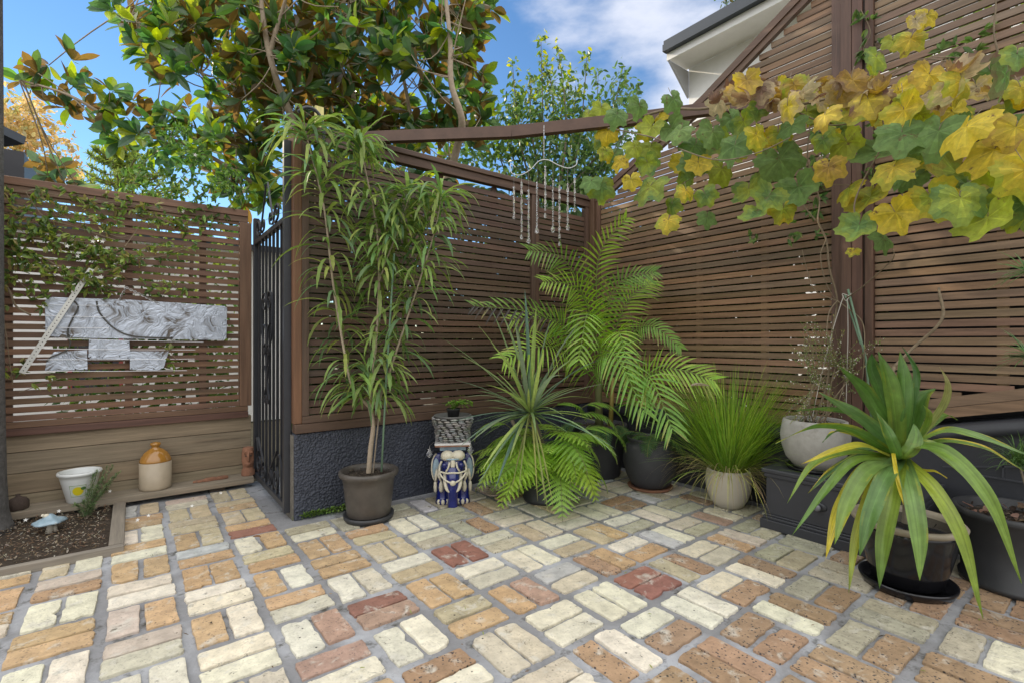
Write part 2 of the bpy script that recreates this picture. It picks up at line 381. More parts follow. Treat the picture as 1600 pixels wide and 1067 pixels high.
for j in range(-7, 12):
    for i in range(-8, 11):
        u0 = .705 + mod * i; v0 = 1.298 + mod * j
        mu, mv = u0 + .117, v0 + .117
        if mv < -.6 or mu * .61 + mv * .79 < 1.0: continue
        if mu < -.1 and mv > 3.33: continue
        if mu > .70 and mv > 3.15: continue
        if mu > 3.40 or mv > 4.17: continue
        code = ROWS.get(j, {}).get(i)
        if code is None:
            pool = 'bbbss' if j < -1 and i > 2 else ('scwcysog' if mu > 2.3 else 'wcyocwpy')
            code = random.choice(pool) + random.choice(pool)
        horiz = (i + j) % 2 == 0
        for q, ch in enumerate(code):
            c = vary(BC[ch], .10); a = {'b': 1.0, 'o': .45, 'c': .25, 'm': .4, 'y': .3, 's': .5, 'w': .18}.get(ch, .1)
            if ch == 'o' and mu > 1.7: a = .7
            if horiz: brick(mu, v0 + (.1765 if q == 0 else .0575), .236, .1035, c, a)
            else: brick(u0 + (.0575 if q == 0 else .1765), mv, .1035, .236, c, a)
tag(mb.build('brick_paving', M['brick'], smooth=False), kind='structure')

# garden bed lower left, its timber edging
mb = MB(); n = 34
for a in range(n + 1):
    for b in range(n + 1):
        x = -2.4 + 2.3 * a / n; y = 3.36 + .84 * b / n
        mb.v.append((x, y, .012 + .018 * mnoise.noise(V((x * 6, y * 6, 0))) + ru(-.005, .005)))
for a in range(n):
    for b in range(n): k = a * (n + 1) + b; mb.face([k, k + n + 1, k + n + 2, k + 1])
tag(mb.build('garden_soil', M['soil'], smooth=True), kind='structure')
mb = MB()
for k in range(5200):
    x, y = ru(-1.5, -.12), ru(3.38, 4.18); s = ru(.0025, .009); c = random.choice([(.09, .06, .04), (.15, .11, .07), (.30, .24, .17), (.05, .035, .025), (.20, .13, .08), (.42, .38, .30)])
    p = V((x, y, ru(.022, .036))); d = rdir(); d.z *= .4
    mb.leaf(p, d, V((0, 0, 1)), s * ru(1, 3), s, vary(c, .2), droop=0, prof=(.5, 1, .5), fold=.5)
tag(mb.build('bark_mulch', M['leafdull']), 'fine brown bark mulch spread over the garden bed soil', 'mulch', kind='stuff')
mb = MB(); mb.box((-.10, 3.33, -.01), (-.035, 4.19, .038), (.22, .19, .15))
mb2 = MB(); mb2.box((-2.4, 3.285, -.01), (-.035, 3.327, .034), (.24, .21, .17))
t = thing('garden_edging', (-.07, 3.3, 0), 'weathered grey timber edging around the mulched garden bed', 'edging')
mb.build('side_board', M['sleepery'], t, bevel=.003); mb2.build('front_board', M['sleeper'], t, bevel=.003)

# ============================================================ FENCES
WB = (.13, .076, .05)
def slats(mb, axis, a0, a1, face, z0, z1, pitch, wd, c0, th=.017, sgn=1, top=None, bot=None):
    """horizontal slats between a0 and a1 (along axis), front at 'face', back away from the court"""
    z = z0
    while z + wd < z1:
        s0, s1 = a0, a1
        if top: 
            r_ = top(z + wd)
            if r_ is not None: s0, s1 = max(a0, r_[0]), min(a1, r_[1])
        if bot:
            r_ = bot(z)
            if r_ is not None: s0, s1 = max(s0, r_[0]), min(s1, r_[1])
        if s1 - s0 > .02:
            c = vary(c0, .21); f = face + ru(-.001, .001); dz = ru(-.0012, .0012)
            if axis == 'x': mb.box((s0, f, z + dz), (s1, f + th, z + wd + dz), c)
            else: mb.box((f, s0, z + dz), (f + th, s1, z + wd + dz), c)
        z += pitch

# ---- left fence (runs along x at y = 4.336)
LC = (.160, .092, .056)
t = thing('slatted_fence', (-1.2, 4.35, 0), 'brown slatted timber screen on the left above weathered sleepers, carrying the metal artwork', 'fence')
mb = MB(); slats(mb, 'x', -3.2, .66, 4.345, .60, 2.06, .0522, .036, LC); mb.build('slat_panel', M['woodx'], t)
mb = MB(); mb.box((-3.2, 4.326, 2.075), (.72, 4.40, 2.125), vary(LC, .1)); mb.build('top_rail', M['woodx'], t, bevel=.003)
mb = MB(); mb.box((-3.2, 4.334, 2.03), (.72, 4.362, 2.0735), vary(LC, .1)); mb.build('top_board', M['woodx'], t, bevel=.002)
mb = MB(); mb.box((-3.2, 4.322, .511), (.72, 4.362, .556), (.11, .055, .04)); mb.build('bottom_rail', M['woodx'], t, bevel=.003)
mb = MB(); mb.box((-3.2, 4.334, .5575), (.72, 4.362, .597), vary(LC, .1)); mb.build('bottom_board', M['woodx'], t, bevel=.003)
for x in (-.62, -.02, .42, -1.3, -1.9):
    mb = MB(); mb.box((x - .022, 4.3635, .56), (x + .022, 4.40, 2.07), vary(LC, .1)); mb.build('batten', M['woodz'], t)
mb = MB(); mb.box((.662, 4.33, .5985), (.744, 4.41, 2.028), vary(LC, .1)); mb.build('end_post', M['woodz'], t, bevel=.003)

t = thing('sleeper_wall', (-1.2, 4.36, 0), 'low retaining wall of weathered timber sleepers under the left slatted screen', 'wall')
for k, (z0, z1) in enumerate(((.404, .52), (.271, .401), (.138, .268), (.0, .135))):
    mb = MB(); mb.box((-3.2, 4.352 + .003 * (k % 2), z0), (.745, 4.42, z1), vary((.235, .185, .12), .1)); mb.build('sleeper', M['sleeper'], t, bevel=.004)
t = thing('timber_shelf', (-1.0, 4.25, 0), 'grey weathered timber ledge along the foot of the sleeper wall', 'ledge')
mb = MB(); mb.box((-3.2, 4.175, .026), (.735, 4.35, .072), (.25, .21, .155)); mb.build('board', M['sleeper'], t, bevel=.005)
for x in (-1.6, -.6, .5): mb = MB(); mb.box((x - .05, 4.24, -.01), (x + .05, 4.34, .0255), (.10, .08, .06)); mb.build('support_block', M['sleeper'], t)

# ---- rendered dwarf wall and fence A (runs along x at y = 3.234)
AC = (.106, .065, .045)
t = thing('rendered_wall', (2.1, 3.33, 0), 'low charcoal textured render wall under the middle slatted screen', 'wall')
mb = MB(); mb.box((.792, 3.234, -.02), (3.62, 3.42, .527)); mb.build('wall_face', M['stucco'], t, bevel=.012)
mb = MB(); mb.box((.784, 3.246, -.02), (.7915, 3.408, .518)); mb.build('lit_end', M['stucco_end'], t)
t = thing('slatted_fence', (2.1, 3.25, .527), 'dark brown slatted timber screen in the middle, standing on the textured charcoal wall', 'fence')
mb = MB(); slats(mb, 'x', .885, 2.715, 3.268, .640, 2.36, .0482, .0375, AC); slats(mb, 'x', 2.80, 3.41, 3.268, .640, 2.30, .0482, .0375, AC); mb.build('slat_panel', M['woodx'], t)
mb = MB(); mb.box((.795, 3.222, .530), (3.42, 3.30, .585), vary(AC, .08)); mb.build('bottom_rail', M['woodx'], t, bevel=.004)
mb = MB(); mb.box((.842, 3.242, .587), (3.42, 3.29, .632), vary(AC, .08)); mb.build('bottom_board', M['woodx'], t, bevel=.003)
mb = MB(); mb.box((.79, 3.225, 2.425), (3.45, 3.36, 2.462), vary(AC, .08)); mb.build('top_rail', M['woodx'], t, bevel=.004)
mb = MB(); mb.box((.842, 3.240, 2.362), (3.42, 3.30, 2.423), vary(AC, .08)); mb.build('top_board', M['woodx'], t, bevel=.003)
mb = MB(); mb.box((.792, 3.246, .587), (.84, 3.40, 2.423), (.17, .085, .045)); mb.build('end_post', M['woodz'], t, bevel=.003)  # orange tone paints in the warm sun on the gate side
mb = MB(); mb.box((.8415, 3.244, .634), (.8835, 3.30, 2.36), vary(AC, .08)); mb.build('stile', M['woodz'], t, bevel=.002)
for a, b in ((2.718, 2.757), (2.760, 2.798), (3.375, 3.414)):
    mb = MB(); mb.box((a, 3.244, .634), (b, 3.30, 2.36), vary(AC, .08)); mb.build('stile', M['woodz'], t, bevel=.002)
for x in (1.30, 1.85, 2.35):
    mb = MB(); mb.box((x - .02, 3.2865, .635), (x + .02, 3.32, 2.36), vary(AC, .08)); mb.build('batten', M['woodz'], t)

# ---- fence B (runs along y at x = 3.447)
BCc = (.20, .125, .070)
TB = [(3.236, 2.50), (3.05, 2.53), (2.08, 2.97), (1.44, 3.345), (1.20, 3.48)]        # y, height of the raked top
def ztop(y):
    for (a, za), (b, zb) in zip(TB, TB[1:]):
        if b <= y <= a: return za + (zb - za) * (a - y) / (a - b)
    return TB[0][1] if y > TB[0][0] else 3.6
def yat(z):                                                                       # the y where the raked top reaches z
    for (a, za), (b, zb) in zip(TB, TB[1:]):
        if za <= z <= zb: return a - (a - b) * (z - za) / (zb - za)
    return 3.3 if z < TB[0][1] else 1.2
t = thing('slatted_fence', (3.46, 2.2, .5), 'tall warm brown slatted screen with a raked top, from the corner to the broad post', 'fence')
mb = MB(); slats(mb, 'y', 1.215, 3.14, 3.468, .60, 3.46, .0482, .0375, BCc, top=lambda z: (0, yat(z + .10) - .02)); mb.build('slat_panel', M['woody'], t)
for dz, w_ in ((-.025, .05), (-.078, .045)):
    mb = MB()
    for (a, za), (b, zb) in zip(TB, TB[1:]): mb.beam((3.456 + (.004 if dz < -.05 else 0), a, za + dz), (3.456 + (.004 if dz < -.05 else 0), b, zb + dz), .05 if dz > -.05 else .036, w_, vary(WB, .08))
    mb.build('raked_rail', M['woody'], t)
mb = MB(); mb.box((3.45, 1.215, .545), (3.49, 3.14, .597), vary(BCc, .08)); mb.build('bottom_rail', M['woody'], t)
for y in (1.65, 2.15, 2.62):
    mb = MB(); mb.box((3.487, y - .02, .60), (3.52, y + .02, min(ztop(y) - .12, 3.4)), (.36, .25, .13)); mb.build('batten', M['woodz'], t)
mb = MB(); mb.box((3.448, 3.142, .545), (3.49, 3.184, 2.41), vary(WB, .1)); mb.build('stile', M['woodz'], t, bevel=.002)
t2 = thing('fence_post', (3.46, 3.23, 0), 'square timber corner post where the middle and right screens meet', 'post')
mb = MB(); mb.box((3.418, 3.188, 0), (3.512, 3.30, 2.478), (.115, .066, .04)); mb.build('shaft', M['woodz'], t2, bevel=.003)

t = thing('fence_post', (3.46, 1.14, 0), 'broad full-height post of upright boards between the two right-hand screens', 'post')
x0 = 3.428
for k, (a, b, dx) in enumerate(((1.215, 1.165, .012), (1.163, 1.105, 0), (1.103, 1.050, .002), (1.040, .998, .014))):
    mb = MB(); mb.box((x0 + dx, b, .30), (x0 + .08, a, 3.75), vary((.115, .062, .043), .1)); mb.build('board', M['woodz'], t, bevel=.002)
mb = MB(); mb.box((x0 + .022, 1.0405, .30), (x0 + .075, 1.0495, 3.75), (.03, .02, .015)); mb.build('shadow_gap', M['woodz'], t)

t = thing('slatted_fence', (3.46, .1, .6), 'tall slatted screen at the right edge with a rising bottom rail behind the strappy plant', 'fence')
BC2 = (.21, .135, .084)
def ybot(z):  # rising bottom: y below which nothing stands
    # bottom edge: z=.645 at y=.85, z=.76 at y=.38 -> slats cut where below the rail
    yy = .85 - (z - .735) * (.47 / .115)
    return (yy, 9) if z < .95 else None
mb = MB(); slats(mb, 'y', -.9, .996, 3.468, .60, 3.7, .0482, .0375, BC2, bot=ybot); mb.build('slat_panel', M['woody'], t)
for k in range(2):
    o_ = .028 + .056 * k
    mb = MB(); mb.beam((3.462, .996, .612 + o_), (3.462, -.9, 1.075 + o_), .036 - .006 * k, .052, vary(BC2, .08)); mb.build('raked_bottom_rail', M['woody'], t)
for y in (.46, -.15):
    mb = MB(); mb.box((3.487, y - .022, .75), (3.52, y + .022, 3.7), (.36, .25, .13)); mb.build('batten', M['woodz'], t)

# painted block wall under fence B, raked coping towards the camera
t = thing('block_wall', (3.5, .6, 0), 'charcoal painted block wall with a sloping coping under the right-hand screen', 'wall')
def wtop(y): return .53 if y > 1.2 else .53 + (1.2 - y) * .244
ys = [3.23, 1.2, .6, 0, -.9]
mb = MB(); prof = [V((3.425, 3.23, -.02)), V((3.425, -.9, -.02))]
mb.prism([(3.420, 3.23, -.02), (3.420, -.9, -.02), (3.420, -.9, wtop(-.9) - .075), (3.420, 1.2, .455), (3.420, 3.23, .455)], (.2, 0, 0)); mb.build('block_face', M['blockpaint'], t)
mb = MB()
pf = [(3.385, -.075), (3.383, -.045), (3.392, -.018), (3.415, -.003), (3.445, .0), (3.62, .0), (3.62, -.075)]
for y in ys[0:2] + [1.0, .8, .6, .4, .2, 0, -.3, -.9]:
    for (x, dz) in pf: mb.v.append((x, y, wtop(y) + dz - (.004 if y < 1.2 else 0) + .004 * math.sin(y * 23)))
k = len(pf); r_ = len(mb.v) // k
for a in range(r_ - 1):
    for b in range(k): mb.face([a * k + b, a * k + (b + 1) % k, (a + 1) * k + (b + 1) % k, (a + 1) * k + b])
mb.face(list(range(k))[::-1]); mb.build('coping', M['blockpaint'], t, smooth=True)
M['joint'] = mat('painted_joint', (.055, .058, .068), rough=.5, var=.2)
mb = MB()
for z, ya, yb in ((.42, .62, -.6), (.22, 1.0, -.6)): mb.box((3.414, ya, z - .004), (3.4195, yb, z + .004))
mb.beam((3.4165, .68, .435), (3.4165, -.6, .435 + 1.28 * .20), .005, .008)
for y, z0, z1 in ((.45, .424, .60), (.30, .224, .416), (.05, .424, .69), (.66, .03, .216), (-.1, .224, .416)): mb.box((3.414, y - .004, z0), (3.4195, y + .004, z1))
mb.build('mortar_joint', M['joint'], t)

# ---- overhead beam from fence A to the broad post
t = thing('overhead_beam', (1.33, 3.234, 2.48), 'dark timber beam crossing overhead from the middle screen to the right-hand post', 'beam')
mb = MB(); P_ = [V((1.27, 3.30, 2.497)), V((1.986, 2.58, 2.478)), V((2.49, 2.076, 2.515)), V((3.119, 1.451, 2.582)), V((3.425, 1.15, 2.615))]
for a, b in zip(P_, P_[1:]): mb.beam(a, b, .05, .072, (.105, .06, .042))
M['woodd'] = mat('beam_timber', None, rough=.55, var=.3, vs=9, bump=.3, bs=25, bumpdist=.002)
mb.build('timber', M['woodd'], t)

# ---- stake, hook at the head of the gate post
mb = MB(); a = onv(498, 168, 3.42); b = onv(498, 290, 3.42); mb.beam((a.x, 3.41, a.z), (a.x, 3.41, b.z - .3), .055, .02, (.62, .56, .22), up=(0, 1, 0)); mb.build('stake', M['woodz'])
tag(bpy.data.objects['stake'], 'pale yellow timber stake standing above the middle screen near the gate', 'stake')
mb = MB(); q = [onv(x, y, 3.19) for x, y in ((466, 175), (478, 168), (492, 172), (502, 186), (506, 208), (506, 228))]; mb.tube(spline(q, 18), .011, 8); o = mb.build('curved_hook', M['iron'], smooth=True)
tag(o, 'grey curved metal hook above the gate post beside the pale stake', 'hook')

# ============================================================ GATE (along y at x = .77)
t = thing('iron_gate', (.77, 3.25, 0), 'closed black wrought iron gate with scrolls between the left fence and the charcoal wall', 'gate')
GX = .770; y0, y1 = 3.30, 4.31; zb, zt = .045, 1.885
def gb(name, fn, **k):
    mb = MB(); fn(mb); return mb.build(name, M['iron'], t, **k)
def frame(mb):
    mb.box((GX - .022, y0, .03), (GX + .022, y0 + .042, 2.36)); mb.box((GX - .02, y1 - .038, zb - .01), (GX + .02, y1, 2.06))
    mb.box((GX - .019, y0 + .0425, zb), (GX + .019, y1 - .0385, zb + .04)); mb.box((GX - .019, y0 + .0425, zt - .035), (GX + .019, y1 - .0385, zt))
gb('frame', frame, bevel=.003)
nb = 7
for k in range(nb):
    y = y0 + .042 + (y1 - y0 - .08) * (k + 1) / (nb + 1)
    gb('bar', lambda mb: mb.box((GX - .008, y - .008, zb + .0405), (GX + .008, y + .008, zt - .0355)))
yc = (y0 + y1) / 2
def scroll(mb, cyy, cz, r, a0, turns, sgn, r1=.2, tail=None, w=.006):
    pts = []; n_ = int(26 * abs(turns))
    for k in range(n_ + 1):
        f = k / n_; an = a0 + sgn * 2 * math.pi * turns * f; rr = r * (1 - (1 - r1) * f)
        pts.append(V((GX - .02, cyy + rr * math.cos(an), cz + rr * math.sin(an))))
    if tail: pts = spline([V((GX - .02, a, b)) for a, b in tail] + [pts[0]], 14)[:-1] + pts
    # flat strip section
    base = len(mb.v)
    for i, p in enumerate(pts):
        tg = (pts[min(i + 1, len(pts) - 1)] - pts[max(i - 1, 0)]).normalized(); nn = V((1, 0, 0)).cross(tg)
        for a, b in ((-1, -1), (1, -1), (1, 1), (-1, 1)): mb.v.append(tuple(p + V((1, 0, 0)) * (a * w) + nn * (b * .004)))
    for i in range(len(pts) - 1):
        for q in range(4):
            q2 = (q + 1) % 4; mb.face([base + i * 4 + q, base + i * 4 + q2, base + i * 4 + 4 + q2, base + i * 4 + 4 + q])
for s in (-1, 1):
    # heart: from the point below up to the shoulders, curling in
    gb('heart_scroll', lambda mb: scroll(mb, yc + s * .085, 1.375, .078, 0 if s > 0 else math.pi, 1.5, s, .22, tail=[(yc + s * .012, .93), (yc + s * .05, 1.02), (yc + s * .15, 1.14), (yc + s * .175, 1.26)]), smooth=False)
    gb('lower_scroll', lambda mb: scroll(mb, yc + s * .055, 1.04, .05, math.pi if s > 0 else 0, 1.3, -s, .25, tail=[(yc + s * .10, 1.22), (yc + s * .03, 1.18)]))
    gb('point_scroll', lambda mb: scroll(mb, yc + s * .04, .70, .036, 0 if s > 0 else math.pi, 1.3, -s, .25, tail=[(yc + s * .06, .93), (yc + s * .012, .82)]))
    # foot scrolls: big arch from the stile down to the middle and a curl inside
    gb('foot_scroll', lambda mb: scroll(mb, yc + s * .27, .20, .085, math.pi / 2 - s * .3, 1.4, -s, .22, tail=[(yc + s * .44, .12), (yc + s * .425, .30), (yc + s * .36, .37)]))
    gb('foot_scroll', lambda mb: scroll(mb, yc + s * .10, .17, .065, math.pi / 2 - s * .3, 1.4, -s, .22, tail=[(yc + s * .30, .38), (yc + s * .2, .30)]))
    gb('crest_scroll', lambda mb: scroll(mb, yc + s * .30, 1.955, .06, -math.pi / 2, 1.3, s, .25, tail=[(yc + s * .03, 2.21), (yc + s * .1, 2.08), (yc + s * .22, 1.90)]))
    gb('crest_scroll', lambda mb: scroll(mb, yc + s * .12, 1.945, .045, -math.pi / 2, 1.3, -s, .25, tail=[(yc + s * .25, 2.0), (yc + s * .2, 1.90)]))

# ============================================================ BUILDINGS BEYOND
t = thing('house', (-2, 9.4, 0), 'white rendered low building seen through the gaps of the left screen', 'house')
mb = MB(); mb.box((-9, 7.6, 0), (2.2, 9.5, 2.35)); mb.build('wall', M['render'], t)
for x in (-1.75, -.55):
    mb = MB(); mb.box((x, 7.585, .55), (x + .42, 7.599, 1.25), (.05, .05, .06)); wn = mb.build('window', M['paint'], t)
    mb = MB()
    for a, b in (((x - .04, 7.57, .51), (x, 7.598, 1.29)), ((x + .42, 7.57, .51), (x + .46, 7.598, 1.29)), ((x, 7.57, .51), (x + .42, 7.584, .55)), ((x, 7.57, 1.25), (x + .42, 7.584, 1.29))): mb.box(a, b, (.30, .06, .06))
    mb.build('frame', M['paint'], wn)
mb = MB(); mb.box((-9.1, 7.5, 2.351), (2.3, 9.6, 2.42)); mb.build('roof', M['darkpaint'], t)

# dark eave at the far left
c = W(20, 215, 7)
t = thing('house', (c.x, c.y, 0), 'dark eave and gutter of a neighbouring roof at the left edge of the photo', 'house')
mb = MB(); a = W(-260, 90, 6.2); b = W(24, 222, 8.0); mb.beam(a, b, .45, .13, (.03, .03, .035)); mb.build('gutter', M['darkpaint'], t)
mb = MB(); a = W(-300, 60, 7.5); b = W(-2, 185, 9.0); mb.beam(a, b, 2.2, .08, (.03, .03, .035)); mb.build('roof', M['darkpaint'], t)
mb = MB(); c1 = W(38, 260, 8.6); mb.box((c1.x, c1.y, 0), (c1.x - 6, c1.y + 2.2, c1.z + .25), (.035, .035, .04)); mb.build('wall', M['paint'], t)

# white gabled neighbour top right, eave line along y
t = thing('house', (7.8, 2, 0), 'white neighbouring house with a dark gutter above the raked screen, top right', 'house')
EX, EZ, EY = 6.84, 5.82, 4.83
mb = MB(); mb.box((EX - .05, EY, EZ - .045), (EX + .05, -4, EZ + .065)); mb.build('gutter', M['darkpaint'], t)
mb = MB(); mb.prism([(EX - .02, EY, EZ + .075), (EX + 3.2, EY, EZ + 1.5), (EX + 3.2, EY, EZ + 1.58), (EX - .02, EY, EZ + .14)], (0, -9, 0)); mb.build('roof', M['darkpaint'], t)
mb = MB(); mb.box((EX + .051, EY - .01, EZ - .16), (EX + .085, -4, EZ + .06)); mb.build('fascia', M['white'], t)
mb = MB(); mb.box((EX + .086, EY - .02, EZ - .13), (EX + .60, -4, EZ - .10)); mb.build('soffit', M['white'], t)
mb = MB(); mb.box((EX + .60, EY - .062, 0), (EX + 3, -4, EZ - .131)); mb.build('wall', M['white'], t)
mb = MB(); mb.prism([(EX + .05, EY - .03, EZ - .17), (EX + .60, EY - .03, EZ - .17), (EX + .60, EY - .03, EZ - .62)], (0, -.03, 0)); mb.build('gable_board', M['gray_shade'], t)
# ============================================================ POTS AND ORNAMENTS
M['potbrown'] = mat('brown_grey_glaze', (.078, .068, .058), rough=.42, var=.3, vs=9, bump=.2, bs=50, bumpdist=.002, dirt=((.16, .14, .11), 7, .6, .8))
M['potgrey'] = mat('dark_grey_clay', (.050, .050, .056), rough=.6, var=.2, vs=9, bump=.2, bs=60, bumpdist=.002, dirt=((.11, .105, .10), 6, .62, .85))
M['potplastic'] = mat('dark_plastic', (.035, .036, .038), rough=.45, var=.2, vs=10, dirt=((.10, .095, .085), 9, .6, .8))
M['potcream'] = mat('cream_ceramic', (.50, .46, .38), rough=.45, var=.08, vs=6, bump=.15, bs=20, bumpdist=.002, dirt=((.30, .25, .18), 5, .62, .85))
M['potconcrete'] = mat('pale_concrete', (.33, .32, .29), rough=.85, var=.22, vs=12, bump=.6, bs=60, bumpdist=.003, dirt=((.17, .16, .13), 5, .55, .75))
M['potblack'] = mat('black_glaze', (.010, .010, .012), rough=.16, var=.3, vs=8, spec=.6, bump=.1, bs=20, bumpdist=.002, dirt=((.05, .048, .045), 8, .62, .8))
M['rimtan'] = mat('worn_tan_rim', (.28, .24, .175), rough=.6, var=.25, vs=14)
M['potsoil'] = mat('potting_mix', (.045, .033, .024), rough=.95, var=.5, vs=50, bump=1, bs=120, bumpdist=.008, second=(.24, .19, .13), s2=90, s2r=(.58, .66))
M['lemonwhite'] = mat('white_glaze', (.66, .68, .66), rough=.35, var=.08, vs=6, coat=.3, dirt=((.42, .40, .33), 9, .62, .8))
M['stoneware'] = mat('stoneware', (.40, .33, .235), rough=.5, var=.1, vs=10, coat=.15)
M['honeyglaze'] = mat('honey_glaze', (.36, .17, .030), rough=.12, var=.2, vs=10, coat=.6)
M['terracotta'] = mat('terracotta', (.26, .125, .075), rough=.9, var=.35, vs=18, bump=.8, bs=60, bumpdist=.004, dirt=((.12, .09, .06), 12, .55, .7))
M['rust'] = mat('rusty_iron', (.065, .045, .035), rough=.85, var=.4, vs=30, bump=.8, bs=80, bumpdist=.003)
M['glass'] = mat('crystal', (1, 1, 1), rough=.02, var=0, trans=.92, ior=1.5, spec=.8)
M['wire'] = mat('silver_wire', (.55, .55, .55), rough=.3, metal=1, var=0)
M['blueglaze'] = mat('cobalt_glaze', (.008, .014, .13), rough=.12, var=.25, vs=10, coat=.8)
M['creamglaze'] = mat('cream_glaze', (.62, .57, .44), rough=.35, var=.12, vs=40, coat=.3, bump=.9, bs=120, bumpdist=.003, dirt=((.22, .20, .20), 70, .58, .68))
M['bluepale'] = mat('pale_blue_glaze', (.26, .36, .42), rough=.35, var=.3, vs=20, coat=.3, bump=.5, bs=40, bumpdist=.004, dirt=((.50, .50, .46), 16, .55, .7))
M['slatestone'] = mat('stacked_stone', None, rough=.75, var=.2, vs=20, bump=.4, bs=60, bumpdist=.002)
M['cane'] = mat('green_stake', (.16, .26, .17), rough=.45, var=.12)
M['string'] = mat('pale_string', (.55, .52, .47), rough=.8, var=.15)

def soil_disc(c, r, z, par, lumps=140, name='soil'):
    mb = MB(); n = 28; mb.v.append((c.x, c.y, z + .012))
    for j in (1, 2, 3, 4, 5):
        for k in range(n):
            an = 2 * math.pi * k / n; q = r * j / 5
            mb.v.append((c.x + q * math.cos(an), c.y + q * math.sin(an), z + .012 * (1 - (j / 5) ** 2) + ru(-.004, .004)))
    for k in range(n): mb.face([0, 1 + k, 1 + (k + 1) % n])
    for j in range(4):
        for k in range(n):
            a = 1 + j * n + k; b = 1 + j * n + (k + 1) % n; mb.face([a, a + n, b + n, b])
    for k in range(lumps):
        an, q = ru(0, 6.28), r * math.sqrt(rnd()) * .95; p = V((c.x + q * math.cos(an), c.y + q * math.sin(an), z + .014))
        s = ru(.004, .012); mb.leaf(p, V((ru(-1, 1), ru(-1, 1), ru(0, .5))), V((0, 0, 1)), s * 2, s, (1, 1, 1), 0, (.6, 1, .6), .5)
    return mb.build(name, M['potsoil'], par)

def pot(name, c, prof, m, label, cat='plant pot', soil=None, saucer=None, extra=None, n=48, wob=0, rim=None, t=None):
    """prof: outside profile [(r,z)...] to the rim, then inside down; soil = (radius, z)"""
    t = t or thing(name, c, label, cat)
    mb = MB(); mb.lathe(c, prof, n, wob=wob); mb.build('pot_body', m, t, smooth=True)
    if rim: mb = MB(); mb.lathe(c, rim[0], n); mb.build('rim', rim[1], t, smooth=True)
    if saucer: mb = MB(); mb.lathe(c, saucer[0], n); mb.build('saucer', saucer[1], t, smooth=True)
    if soil: soil_disc(c, soil[0], c.z + soil[1], t, lumps=soil[2] if len(soil) > 2 else 140)
    return t

def G(x, y, d=None): return onz(x, y, 0)

# --- brown pot with the lancewood-like tree
c1 = V((1.170, 2.985, 0))
pot('plant_pot', c1, [(.128, .03), (.132, .036), (.142, .12), (.152, .22), (.160, .262), (.176, .272), (.181, .284), (.180, .300), (.170, .306), (.156, .300), (.150, .26), (.15, .255)],
    M['potbrown'], 'tapered brown-grey pot on a black saucer holding the tall drooping-leaved tree', saucer=([(.105, .0), (.140, .0), (.150, .012), (.154, .036), (.146, .034), (.13, .028), (.0, .026)], M['potplastic']), soil=(.152, .262))
# --- pot of the yucca and fern
c2 = V((2.287, 2.585, 0))
pot('plant_pot', c2, [(.150, 0), (.156, .01), (.158, .030), (.152, .034), (.170, .14), (.184, .235), (.196, .242), (.198, .262), (.188, .266), (.178, .25), (.176, .225)],
    M['potplastic'], 'dark grey pot in the middle, under the spiky plant and the bright fern', soil=(.178, .232))
# --- tall dark pot of the palm
c3 = V((3.07, 2.80, 0))
pot('plant_pot', c3, [(.165, 0), (.175, .02), (.195, .2), (.212, .38), (.226, .40), (.226, .425), (.208, .425), (.204, .39)],
    M['potgrey'], 'tall dark pot in the corner holding the palm', soil=(.206, .39))
# --- round charcoal pot
c4 = V((3.10, 2.315, 0))
pot('plant_pot', c4, [(.125, .02), (.14, .03), (.175, .10), (.198, .19), (.196, .27), (.175, .33), (.158, .348), (.166, .366), (.170, .378), (.158, .38), (.148, .35)],
    M['potgrey'], 'round-bellied charcoal pot on a brown saucer beside the cream pot', saucer=([(.12, 0), (.155, .002), (.168, .020), (.160, .022), (.13, .016), (0, .016)], M['terracotta']), soil=(.15, .345))
# --- cream pot with the grass
c5 = V((3.17, 1.735, 0))
pot('plant_pot', c5, [(.078, 0), (.090, .006), (.118, .05), (.138, .11), (.145, .165), (.142, .215), (.134, .245), (.131, .25), (.122, .25), (.124, .22)],
    M['potcream'], 'rounded cream ceramic pot holding the ornamental grass', soil=(.124, .225))
# --- black glazed pot with tan rim
c6 = V((2.766, .675, 0))
pot('plant_pot', c6, [(.118, .022), (.128, .03), (.150, .10), (.172, .19), (.184, .26), (.186, .282)],
    M['potblack'], 'black glazed pot with worn tan rim and black saucer under the large strappy plant',
    saucer=([(.13, 0), (.165, .002), (.178, .028), (.180, .040), (.172, .040), (.160, .020), (0, .018)], M['potblack']),
    rim=([(.187, .276), (.208, .288), (.211, .300), (.205, .308), (.184, .306), (.178, .29), (.172, .25)], M['rimtan']), soil=(.176, .255))
# --- black tub at the right edge
c7 = V((3.165, .375, 0))
t7 = pot('plant_pot', c7, [(.186, 0), (.196, .010), (.198, .028), (.186, .034), (.205, .30), (.216, .31), (.220, .318), (.220, .338), (.210, .342), (.200, .336), (.198, .28)],
    M['potplastic'], 'wide black plastic tub full of soil and dead leaves at the right edge', cat='tub', soil=(.200, .29, 260))
mb = MB()
for k in range(34):
    an, q = ru(0, 6.28), .18 * math.sqrt(rnd()); p = c7 + V((q * math.cos(an), q * math.sin(an), .305 + ru(0, .02)))
    mb.leaf(p, V((ru(-1, 1), ru(-1, 1), ru(-.2, .5))), V((ru(-.5, .5), ru(-.5, .5), 1)), ru(.03, .07), ru(.015, .035), vary(random.choice([(.11, .075, .05), (.20, .14, .09), (.25, .15, .11), (.06, .045, .035)]), .2), ru(-.2, .3))
mb.build('dead_leaves', M['leafdull'], t7)
